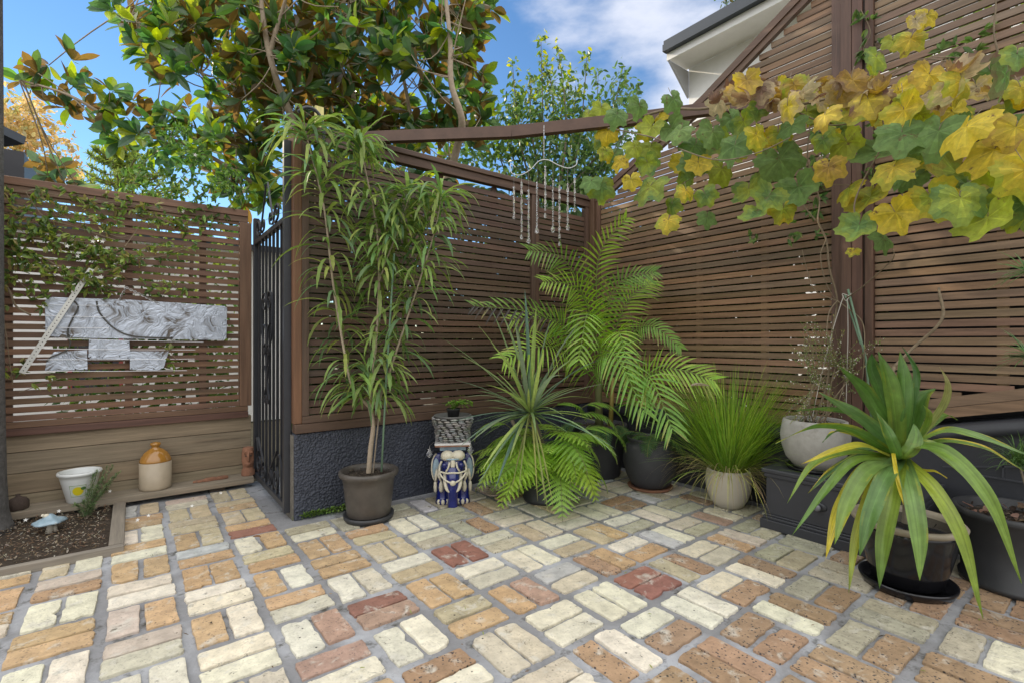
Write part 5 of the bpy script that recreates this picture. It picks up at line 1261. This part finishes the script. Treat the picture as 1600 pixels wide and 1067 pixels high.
for k in range(46):      # curled dry leaves lying along the beam
    x = ru(1110, 1600); y = 150 + ru(-22, 14) - (x - 1100) * .03
    d = dpt(x) + ru(-.1, .25); p = W(x, y, d); grapeleaf(gv, p, rdir(), V((0, 0, 1)) + rdir() * .8, ru(.06, .11), vary(random.choice([BR_, TAN, YB]), .15), vary(random.choice([BR_, TAN]), .15), curl=.9)
gv.build('foliage', M['grape'], t)
# main stem: from the pot up the broad post, and canes
def cane(pts, r, n=30): cn_.tube(spline([W(*p) for p in pts], n), [r * (1 - .45 * k / n) for k in range(n)], 6, c=(.30, .24, .16))
cane([(1268, 662, 2.95), (1292, 600, 3.0), (1300, 520, 3.0), (1308, 470, 3.0), (1296, 420, 3.0), (1291, 375, 3.02), (1278, 345, 3.03), (1280, 310, 3.05), (1262, 250, 3.0), (1268, 180, 2.9)], .007, 46)
cane([(1308, 470, 2.99), (1322, 480, 2.95), (1348, 505, 2.9), (1350, 560, 2.85), (1345, 620, 2.9)], .0045)
cane([(1308, 470, 2.99), (1295, 490, 2.95), (1293, 530, 2.9), (1310, 560, 2.9)], .0045)
cane([(1308, 470, 2.99), (1275, 455, 3.0), (1262, 425, 3.05), (1253, 390, 3.08)], .0035)
cane([(1316, 470, 2.97), (1345, 450, 2.8), (1385, 415, 2.65), (1397, 400, 2.6), (1393, 385, 2.6)], .004)
cane([(1291, 375, 3.02), (1282, 400, 3.02), (1290, 440, 3.0), (1306, 470, 3.0)], .004)
cane([(1275, 345, 3.03), (1256, 320, 3.05), (1254, 290, 3.05), (1262, 250, 3.0)], .004)
cane([(950, 200, 3.05), (1020, 215, 2.85), (1060, 232, 2.75), (1120, 250, 2.5), (1180, 240, 2.4), (1235, 215, 2.3)], .004)
cane([(960, 196, 3.12), (1040, 172, 2.95), (1100, 170, 2.8), (1180, 155, 2.65), (1250, 163, 2.5), (1330, 146, 2.4), (1400, 155, 2.3), (1480, 138, 2.15), (1560, 143, 2.0), (1660, 120, 1.9)], .008, 60)
cane([(1150, 185, 2.7), (1230, 172, 2.6), (1300, 196, 2.4), (1370, 180, 2.3), (1440, 168, 2.15), (1540, 180, 2.0), (1640, 160, 1.9)], .004)
cane([(1340, 350, 2.2), (1335, 320, 2.2), (1350, 280, 2.2), (1380, 220, 2.1), (1375, 165, 2.1)], .004)
cane([(1250, 290, 2.5), (1290, 288, 2.45), (1345, 290, 2.3)], .0025); cane([(1050, 300, 2.8), (1075, 282, 2.8), (1110, 270, 2.7)], .0025)
cane([(1350, 190, 2.4), (1372, 130, 2.3), (1440, 95, 2.2), (1490, 98, 2.1)], .004); cane([(1370, 140, 2.3), (1430, 95, 2.2), (1520, 90, 2.0)], .003)
cane([(1560, 85, 2.0), (1553, 50, 2.0), (1556, 10, 2.0), (1554, -20, 2.0)], .004)
cn_.build('stem', M['vinebark'], t, smooth=True)
mb = MB(); mb.tube(spline([W(1397, 572, 2.55), W(1430, 540, 2.55), (W(1462, 512, 2.5)), W(1474, 490, 2.5), W(1468, 460, 2.55)], 24), .0075, 8)
mb.tube([W(1468, 460, 2.55), W(1467, 450, 2.62)], .006, 6); mb.tube(spline([W(1397, 572, 2.55), W(1386, 640, 2.5), W(1400, 740, 2.4), (c6.x + .05, c6.y + .08, .27)], 12), .0085, 8)
tag(mb.build('bent_cane', M['vinebark'], smooth=True), 'bare bent cane curving up in front of the right-hand screen', 'cane')

# small-leaved creeper on fence B and post
t = thing('jasmine_creeper', onu(1400, 330, 3.43), 'small-leaved creeper climbing on the right-hand screen behind the grape leaves', 'climber')
mb = MB(); sb = MB()
def creeper(line, n, spread, sz, cols, fn, par=None, flowers=None, r=.0025, k_=24):
    sp = spline([fn(x, y) for x, y in line], k_); sb.tube(sp, r, 5, c=(.2, .15, .1))
    for j in range(n):
        p = random.choice(sp) + V((ru(-1, 1) * spread, ru(-1, 1) * spread, ru(-1, 1) * spread)); d = rdir() + V((0, 0, -.2))
        for q in range(random.choice((3, 5, 5))):
            dd = (d + rdir() * .9).normalized(); mb.leaf(p, dd, rdir() + V((0, 0, .6)), sz * ru(.7, 1.25), sz * .42, vary(random.choice(cols), .2), .15, (.2, .95, .8, .05))
        if flowers is not None and rnd() < .035: flowers.append(p + rdir() * .03)
fB = lambda x, y: onu(x, y, 3.40)
JG = [(.085, .15, .05), (.12, .20, .06), (.16, .24, .07)]
creeper([(1440, 190), (1455, 130), (1480, 90), (1520, 60)], 26, .05, .055, JG, fB); creeper([(1345, 15), (1360, 50), (1350, 80), (1400, 60)], 12, .04, .05, JG, fB)
creeper([(1262, 330), (1270, 290), (1280, 250), (1275, 200)], 34, .07, .055, JG, fB); creeper([(1350, 270), (1370, 220), (1420, 180)], 22, .06, .05, JG, fB)
creeper([(1230, 370), (1280, 365), (1290, 370)], 4, .02, .06, JG, fB); creeper([(1172, 370), (1185, 376)], 3, .01, .05, JG, fB)
mb.build('foliage', M['leafdull'], t); sb.build('stem', M['vinebark'], t)

# jasmine on the left fence
t = thing('jasmine_climber', onv(100, 330, 4.30), 'jasmine climber with a few white star flowers sprawling over the left slatted screen', 'climber')
mb = MB(); sb = MB(); fls = []
fA = lambda x, y: onv(x, y, 4.285 - ru(0, .05))
JL = [(.10, .165, .045), (.15, .23, .06), (.20, .28, .055), (.26, .32, .07), (.08, .13, .04), (.27, .24, .09)]
for ln, n in (([(0, 300), (60, 300), (130, 312), (200, 318), (270, 330)], 60), ([(0, 330), (50, 345), (90, 370), (150, 380)], 60), ([(0, 360), (60, 372), (120, 390), (180, 400)], 55), ([(0, 385), (40, 400), (80, 420), (140, 430)], 60), ([(0, 420), (30, 440), (60, 470)], 26),
              ([(150, 400), (200, 395), (245, 390), (300, 385)], 22), ([(70, 330), (120, 345), (170, 350)], 30), ([(230, 330), (270, 350), (330, 355)], 26), ([(0, 380), (20, 410), (5, 470), (12, 540), (20, 600)], 14), ([(60, 420), (120, 440), (150, 440), (160, 460)], 32),
              ([(236, 440), (250, 450), (262, 458)], 8), ([(268, 445), (280, 442)], 5), ([(110, 430), (180, 420), (210, 400)], 26), ([(0, 560), (18, 575), (15, 590)], 5), ([(250, 540), (262, 545), (275, 560)], 4), ([(95, 590), (30, 612)], 4)):
    creeper(ln, int(n * 1.05), .055, .046, JL, fA, flowers=fls)
fT = lambda x, y: onv(x, y, ru(4.30, 4.7))
for ln, n in (([(200, 300), (230, 250), (260, 225), (270, 200)], 90), ([(260, 310), (290, 270), (310, 240), (300, 215)], 110), ([(300, 320), (330, 290), (360, 280), (350, 250)], 80), ([(240, 320), (300, 330), (360, 340)], 70), ([(280, 350), (330, 350), (360, 355)], 30), ([(350, 330), (380, 300), (390, 290)], 26)):
    creeper(ln, n, .09, .046, [(.10, .19, .04), (.13, .24, .05), (.18, .29, .06), (.07, .13, .04)], fT, flowers=fls)
for ln, r in (([(0, 366), (60, 372), (110, 385), (160, 398), (200, 402), (232, 402)], .0045), ([(232, 402), (262, 398), (300, 384)], .003), ([(0, 432), (15, 455), (25, 478), (48, 492)], .006), ([(195, 385), (212, 362), (222, 345)], .003), ([(50, 390), (62, 420), (72, 445)], .003), ([(85, 330), (130, 352), (185, 370), (200, 368)], .003), ([(40, 300), (70, 340), (110, 352), (180, 375)], .003), ([(0, 415), (28, 405), (60, 400), (130, 440)], .0035)):
    sb.tube(spline([fA(x, y) for x, y in ln], 30), r, 6)
mb.build('foliage', M['leaf'], t); sb.build('stem', M['vinebark'], t)
def star(p, s=.015):
    m = MB(); vw = (V((0, 0, CAMZ)) - p).normalized(); a = vw.orthogonal().normalized()
    for k in range(5):
        d = Matrix.Rotation(2 * math.pi * k / 5, 3, vw) @ a; m.leaf(p, d + vw * .2, vw, s, s * .42, (.85, .84, .80), 0, (.3, 1, .7, .05))
    return m
for p in [onv(x, y, 4.25) for x, y in ((145, 377), (160, 377), (165, 389), (60, 410), (158, 432), (305, 242), (292, 280), (285, 330), (176, 400))] + fls[:5]:
    star(p).build('flower', M['paint'], t)

# grey trunk at the left edge
t = thing('tree_trunk', W(-30, 840, 2.80), 'grey fibrous trunk rising along the left edge of the photo', 'tree')
mb = MB(); q0 = W(-39, 845, 2.8); q0.z = 0; sp = [V((q0.x, q0.y, z)) + camr * (.004 * math.sin(z * 3)) for z in (0, .04, .12, .3, .6, 1, 1.5, 2, 2.6, 3.4, 4.4)]
mb.tube(sp, [.175, .155, .135, .125, .122, .12, .118, .115, .112, .11, .10], 22)
mb.v = [(x + .006 * mnoise.noise(V((x * 40, y * 40, z * 18))), y + .006 * mnoise.noise(V((x * 40 + 9, y * 40, z * 18))), z) for x, y, z in mb.v]
mb.build('trunk', M['palmtrunk'], t, smooth=True)

# ============================================================ TREES BEYOND
def whorl(mb, p, d, n, L_, w_, cols, prof=(.14, .66, .95, 1, .74, .05), spread=(.6, 1.4)):
    d = d.normalized(); a = d.orthogonal().normalized(); b = d.cross(a); ph = ru(0, 6)
    for k in range(n):
        an = ph + 2.4 * k; el = ru(*spread); dd = d * math.cos(el) + (a * math.cos(an) + b * math.sin(an)) * math.sin(el)
        up = d - dd * d.dot(dd)
        if up.length < .1: up = V((0, 0, 1))
        mb.al = 1.0 if rnd() < .42 else .1
        mb.leaf(p + dd * .015, dd + rdir() * .25, up + rdir() * .4, L_ * ru(.75, 1.15), w_ * ru(.85, 1.15), vary(random.choice(cols), .2), ru(-.1, .3), prof, .32)
t = thing('magnolia_tree', W(640, 500, 5.6), 'large magnolia with glossy leaves and rust-brown undersides behind the middle and left screens', 'tree')
MC = [(.035, .085, .03), (.055, .12, .038), (.08, .16, .04), (.05, .10, .045), (.17, .24, .035), (.22, .27, .04)]
cr_ = MB(); tk = MB()
root = W(705, 700, 5.6); root.z = 0
forks = [spline([root, W(690, 350, 5.6), W(712, 240, 5.3), W(722, 190, 5.0), W(705, 130, 4.9), W(703, 60, 4.9), W(690, -60, 5.0)], 40),
         spline([root, W(600, 420, 5.6), W(520, 330, 5.3), W(450, 170, 4.95), W(425, 100, 4.75), W(410, 20, 4.7), W(400, -100, 4.6)], 40),
         spline([W(420, 90, 4.75), W(428, 60, 4.7), W(440, 20, 4.65), W(470, -80, 4.4)], 20),
         spline([W(560, 380, 5.5), W(420, 300, 5.2), W(300, 230, 4.9), W(200, 200, 4.7), W(110, 150, 4.5), W(30, 125, 4.5)], 40),
         spline([W(520, 330, 5.5), W(400, 240, 5.3), W(320, 120, 5.0), W(250, 60, 4.9), W(195, 15, 4.8)], 30),
         spline([W(600, 300, 5.5), W(560, 180, 5.2), W(540, 60, 5.1), W(560, -60, 5.1)], 26),
         spline([W(640, 300, 5.6), W(640, 180, 5.4), (W(620, 60, 5.3)), W(620, -80, 5.3)], 26)]
for i, f in enumerate(forks): tk.tube(f, [(.055 if i < 2 else .028) * (1 - .72 * k / len(f)) for k in range(len(f))], 9)
fp = [p for f in forks for p in f]
BL = [(500, 40, 5.1, 150, 90, .8, 130), (330, 60, 5.0, 110, 80, .5, 80), (240, 30, 4.9, 60, 45, .3, 26), (620, 60, 5.3, 110, 90, .6, 85), (700, 90, 5.4, 60, 110, .5, 60), (735, 30, 5.3, 40, 35, .3, 18), (400, 170, 5.2, 110, 80, .6, 80), (530, 170, 5.3, 110, 70, .6, 70), (350, 240, 5.2, 80, 50, .5, 34),
      (640, 200, 5.5, 80, 50, .5, 36), (400, 290, 5.3, 60, 50, .4, 26), (560, -80, 5.3, 260, 80, .9, 120), (300, -90, 5.1, 120, 60, .6, 40), (720, 200, 5.4, 40, 45, .3, 14), (640, 260, 6.0, 90, 40, .3, 16), (590, 215, 5.6, 90, 40, .4, 30), (480, 100, 5.6, 160, 100, .5, 50)]
def mag_cluster(p):
    s = min(random.sample(fp, 40), key=lambda q: (q - p).length)
    d = (p - s); d = (d.normalized() if d.length > .01 else rdir()) + V((0, 0, .55)) + rdir() * .45
    if rnd() < .55: tk.tube(spline([s, (s + p) / 2 + V((0, 0, -.04)) + rdir() * .05, p], 6), [.007, .006, .006, .005, .005, .004], 5)
    whorl(cr_, p, d, random.choice((6, 7, 8, 9)), .19, .080, MC)
for x, y, d, rx, ry, rd, n in BL:
    for k in range(int(n * .66)):
        q = rdir() * (rnd() ** .45); mag_cluster(W(x + q.x * rx, y + q.z * ry, d + q.y * rd))
for x, y in ((30, 125), (50, 140), (75, 105), (85, 150), (110, 130), (100, 165), (125, 120), (135, 165), (150, 140), (160, 175), (170, 195), (185, 175), (180, 205), (200, 185), (215, 205), (225, 175), (240, 190), (245, 215), (262, 200), (270, 175), (285, 205), (300, 195), (310, 215), (330, 200), (60, 115), (120, 100), (150, 185), (175, 140), (190, 225), (205, 160), (235, 235), (260, 240), (290, 240), (320, 240), (175, 20), (190, 10), (200, 45), (225, 70), (250, 60), (235, 95), (270, 110), (255, 130), (215, 35), (275, 135), (300, 100), (340, 215), (750, 5), (765, 15), (740, 60), (755, 130), (748, 165), (760, 185), (730, 150), (735, 215)):
    mag_cluster(W(x + ru(-6, 6), y + ru(-6, 6), (4.6 if x < 345 else 5.4) + ru(-.15, .2)))
# low pieces behind the left screen's top
for x, y in ((65, 255), (90, 262), (120, 290), (100, 285), (75, 275)): mag_cluster(W(x, y, 5.2))
tk.build('trunk', M['bark_light'], t, smooth=True); cr_.build('crown', M['magleaf'], t)

t = thing('pear_tree', W(870, 500, 6.2), 'small-leaved tree with upright shoots behind the corner, some upper leaves yellow', 'tree')
cr_ = MB(); tk = MB(); base = W(860, 600, 6.2); base.z = 0
PG = [(.075, .135, .045), (.10, .17, .05), (.13, .21, .055), (.06, .11, .045)]; PY = [(.38, .40, .05), (.30, .36, .05), (.16, .24, .05)]
shoots = [((850, 330), (848, 180), (845, 55)), ((870, 330), (885, 200), (872, 75)), ((850, 330), (865, 170), (852, 100)), ((880, 330), (905, 220), (918, 80)), ((880, 330), (925, 250), (935, 110)), ((870, 330), (940, 230), (975, 100)), ((840, 330), (815, 230), (800, 95)), ((840, 330), (800, 240), (808, 150)), ((835, 340), (790, 270), (770, 200)),
          ((880, 330), (890, 240), (900, 150)), ((870, 340), (930, 280), (985, 190)), ((850, 330), (830, 200), (830, 120)), ((860, 330), (875, 190), (892, 110)), ((860, 320), (950, 260), (1000, 130)), ((870, 340), (900, 300), (930, 260))]
for sh in shoots:
    dd = ru(5.9, 6.5); sp = spline([base + V((0, 0, 1.4))] + [W(x, y, dd) for x, y in sh], 34); tk.tube(sp, [.028 * (1 - .93 * k / 34) for k in range(34)], 6)
    for k in range(10, 34):
        for j in range(7 if k > 14 else 3):
            yel = k > 20 and sh[2][0] < 925 and rnd() < .5
            p = sp[k] + rdir() * ru(.01, .10 if k > 26 else .26); cr_.leaf(p, rdir() + V((0, 0, -.1)), rdir() + V((0, 0, 1)), ru(.06, .095), .036, vary(random.choice(PY if yel else PG), .2), .2, (.15, .95, .85, .04))
for x, y, rx, ry, n in ((870, 240, 110, 60, 900), (940, 200, 55, 60, 380), (800, 190, 50, 50, 300), (860, 160, 60, 50, 300), (740, 240, 70, 30, 260), (900, 290, 90, 40, 420), (970, 150, 30, 40, 120), (760, 200, 30, 50, 120)):
    for k in range(n):
        q = rdir() * rnd() ** .4; p = W(x + q.x * rx, y + q.z * ry, 6.2 + q.y * .6); cr_.leaf(p, rdir() + V((0, 0, -.3)), rdir() + V((0, 0, 1)), ru(.065, .10), .042, vary(random.choice(PG), .2), .2, (.15, .95, .85, .04))
tk.tube([base, base + V((0, 0, 1.5))], [.05, .035], 8); tk.build('trunk', M['bark'], t, smooth=True); cr_.build('crown', M['leaf'], t)

def clumptree(name, label, root, blobs, cols, lf_, dens, m='leafdull', trunk=.15, limbs=True):
    t = thing(name, root, label, 'tree'); c_ = MB(); k_ = MB(); top = None
    for (p, r, n) in blobs:
        k_.tube(spline([V((root[0], root[1], 0)), V((root[0], root[1], p.z * .5)), p], 10), [trunk * (1 - .09 * i) for i in range(10)], 7)
        for k in range(int(n * dens)):
            q = rdir() * rnd() ** .4 * r; s = lf_ * ru(.6, 1.3)
            if mnoise.noise((p + q) * (1.6 / r)) < -.12: continue
            c_.leaf(p + q, rdir(), rdir() + V((0, 0, .7)), s, s * .5, vary(random.choice(cols), .25), .2, (.3, 1, .7, .05))
    k_.build('trunk', M['bark'], t, smooth=True); c_.build('crown', M[m], t)
a = W(45, 220, 17); clumptree('autumn_tree', 'golden autumn tree far behind the left screen', (a.x, a.y, 0), [(W(40, 215, 17), 1.4, 1500), (W(15, 185, 17), 1.2, 1100), (W(70, 255, 17.3), 1.1, 900), (W(15, 250, 17), 1.3, 700)], [(.50, .38, .17), (.58, .46, .24), (.42, .30, .13), (.36, .33, .14)], .20, .9)
a = W(1165, 20, 15); clumptree('tall_tree', 'dark treetop rising behind the white house at the top of the photo', (a.x + 1, a.y + .5, 0), [(W(1150, 6, 15), .45, 420), (W(1180, -10, 15), .6, 500), (W(1205, 0, 15), .5, 260), (W(1160, -40, 15), 1.0, 500)], [(.05, .09, .035), (.08, .12, .04), (.16, .13, .05)], .11, .8)
# conifer with upswept tiers
a = W(190, 300, 22); t = thing('conifer', (a.x, a.y, 0), 'yellow-green conifer with tiered branches far behind the left screen', 'tree')
mb = MB(); tk = MB(); topz = W(190, 222, 22).z; tk.tube([(a.x, a.y, 0), (a.x, a.y, topz)], [.25, .03], 7)
for lv_ in range(9):
    z = topz - .25 - lv_ * .42; r = .5 + lv_ * .33
    for k in range(9):
        an = ru(0, 6.28); d = V((math.cos(an), math.sin(an), .12)); b0 = V((a.x, a.y, z)); sp = spline([b0, b0 + d * r * .5, b0 + d * r + V((0, 0, .35 * r * .5))], 9); tk.tube(sp, .03, 4)
        for p in sp[1:]:
            for j in range(16): mb.leaf(p, rdir() + V((0, 0, .5)), V((0, 0, 1)), ru(.15, .34), .06, vary(random.choice([(.24, .31, .08), (.34, .40, .10), (.14, .20, .07)]), .2), .1, (.5, 1, .4))
tk.build('trunk', M['bark'], t); mb.build('crown', M['leafdull'], t)

# dense planting pressed against the back of the screens
def hedge(label, box, n, cols, sz, loc):
    mb = MB(); (xa, ya, za), (xb, yb, zb_) = box; g = MB()
    for k in range(n):
        p = V((ru(xa, xb), ru(ya, yb), ru(za, zb_)))
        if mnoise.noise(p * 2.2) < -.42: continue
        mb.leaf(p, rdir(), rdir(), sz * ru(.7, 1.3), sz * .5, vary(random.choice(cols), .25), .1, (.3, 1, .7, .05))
    for k in range(int((abs(xb - xa) + abs(yb - ya)) * 2)):
        x, y = ru(xa, xb), ru(ya, yb); g.tube([(x, y, 0), (x + ru(-.1, .1), y, zb_ * .9)], .015, 5)
    t = thing('hedge', loc, label, 'hedge'); mb.build('foliage', M['leafdull'], t); g.build('stems', M['bark'], t)
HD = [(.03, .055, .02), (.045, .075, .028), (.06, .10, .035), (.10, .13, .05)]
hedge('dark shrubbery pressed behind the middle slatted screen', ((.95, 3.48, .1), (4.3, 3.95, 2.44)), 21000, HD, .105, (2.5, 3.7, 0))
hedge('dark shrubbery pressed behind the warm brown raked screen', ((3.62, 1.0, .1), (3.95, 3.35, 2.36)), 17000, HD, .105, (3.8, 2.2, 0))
hedge('light green shrubbery behind the upper part of the right-edge screen', ((3.75, -.9, 1.9), (4.3, 1.0, 3.2)), 3400, [(.16, .24, .05), (.24, .32, .06), (.08, .13, .04)], .09, (4.0, .1, 0))
hedge('green shrubbery seen through the left screen on its gate side', ((-.45, 4.55, .3), (.7, 5.1, 2.05)), 2300, [(.07, .13, .04), (.12, .20, .05), (.20, .26, .07)], .075, (.1, 4.8, 0))
# blue-grey shade cloth and dim boarding behind the right screen
t = thing('lattice_panel', (3.75, .2, 0), 'blue-grey diamond mesh panel behind the right-edge screen', 'panel')
M['meshblue'] = mat('woven_mesh', (.16, .19, .27), rough=.7, var=.1)
M['dim'] = mat('dim_board', (.05, .05, .055), rough=.8, var=.3)
mb = MB(); mb.box((3.70, -1.4, 0), (3.74, 1.1, 2.6)); mb.build('backing', M['dim'], t)
mb = MB()
for k in range(110):
    z = .2 + k * .022
    for j in range(26):
        y = -1.3 + j * .055
        if y > .45: continue
        s = 1 if k % 2 else -1; mb.beam((3.685, y, z - .012 * s), (3.685, y + .055, z + .012 * s), .004, .006)
mb.build('mesh_weave', M['meshblue'], t)

# ============================================================ LITTER ON THE PAVING
FL = ['white star flower fallen on the bricks, nearest the garden edging', 'white star flower fallen on the bricks just right of the one nearest the edging', 'white star flower on the ledge beside the jug', 'white star flower on the ledge right of the rosemary',
      'white star flower on the ledge right of the jug', 'white star flower lying in the mulch left of the mushroom', 'white star flower lying in the mulch right of the mushroom', 'white star flower on the bricks below the head figure', 'white star flower on the bricks in front of the terracotta shards']
for k, (x, y) in enumerate(((215, 812), (232, 805), (189, 760), (172, 767), (284, 757), (40, 812), (92, 798), (345, 770), (300, 790))):
    z = .078 if y < 775 and x < 260 else .006 if x > 170 else .05
    p = onz(x, y, z); m = star(p + V((0, 0, .004)), .012); tag(m.build('fallen_flower', M['paint']), FL[k], 'flower', 'fallen white flowers')
mb = MB()
for k in range(900):
    p = V((ru(-.1, 3.3), ru(-.2, 4.1), 0))
    if p.x > .75 and p.y > 3.15: continue
    edge = min(abs(p.y - 3.2) if p.x > .75 else 1, abs(p.x - 3.0), abs(p.y - 4.15))
    if rnd() > (.85 if edge < .3 else .25): continue
    p.z = .008; mb.leaf(p, V((ru(-1, 1), ru(-1, 1), ru(0, .3))), V((0, 0, 1)), ru(.006, .022), ru(.003, .008), vary(random.choice([(.12, .08, .05), (.28, .20, .11), (.05, .04, .03), (.20, .22, .07)]), .2), 0, (.4, 1, .4))
tag(mb.build('leaf_litter', M['leafdull']), 'tiny dry leaf litter scattered over the bricks', 'litter', kind='stuff')
for (x, y, lb, cc_) in ((221, 776, 'curled tan leaf lying under the edge of the timber ledge', (.42, .28, .10)), (1090, 602, 'pale dead leaf caught on the palm frond', (.34, .28, .21)), (395, 838, 'small curled brown leaf on the bricks near the gate', (.18, .10, .05))):
    mb = MB(); p = onz(x, y, .04) if y > 610 and x != 1090 else W(x - 10, y, 3.05)
    mb.leaf(p, camr + V((0, 0, .1)), V((0, 0, 1)), .11 if x == 1090 else .045, .05 if x == 1090 else .025, cc_, .1, (.4, 1, .9, .2), .6); tag(mb.build('fallen_leaf', M['leafdull']), lb, 'leaf')
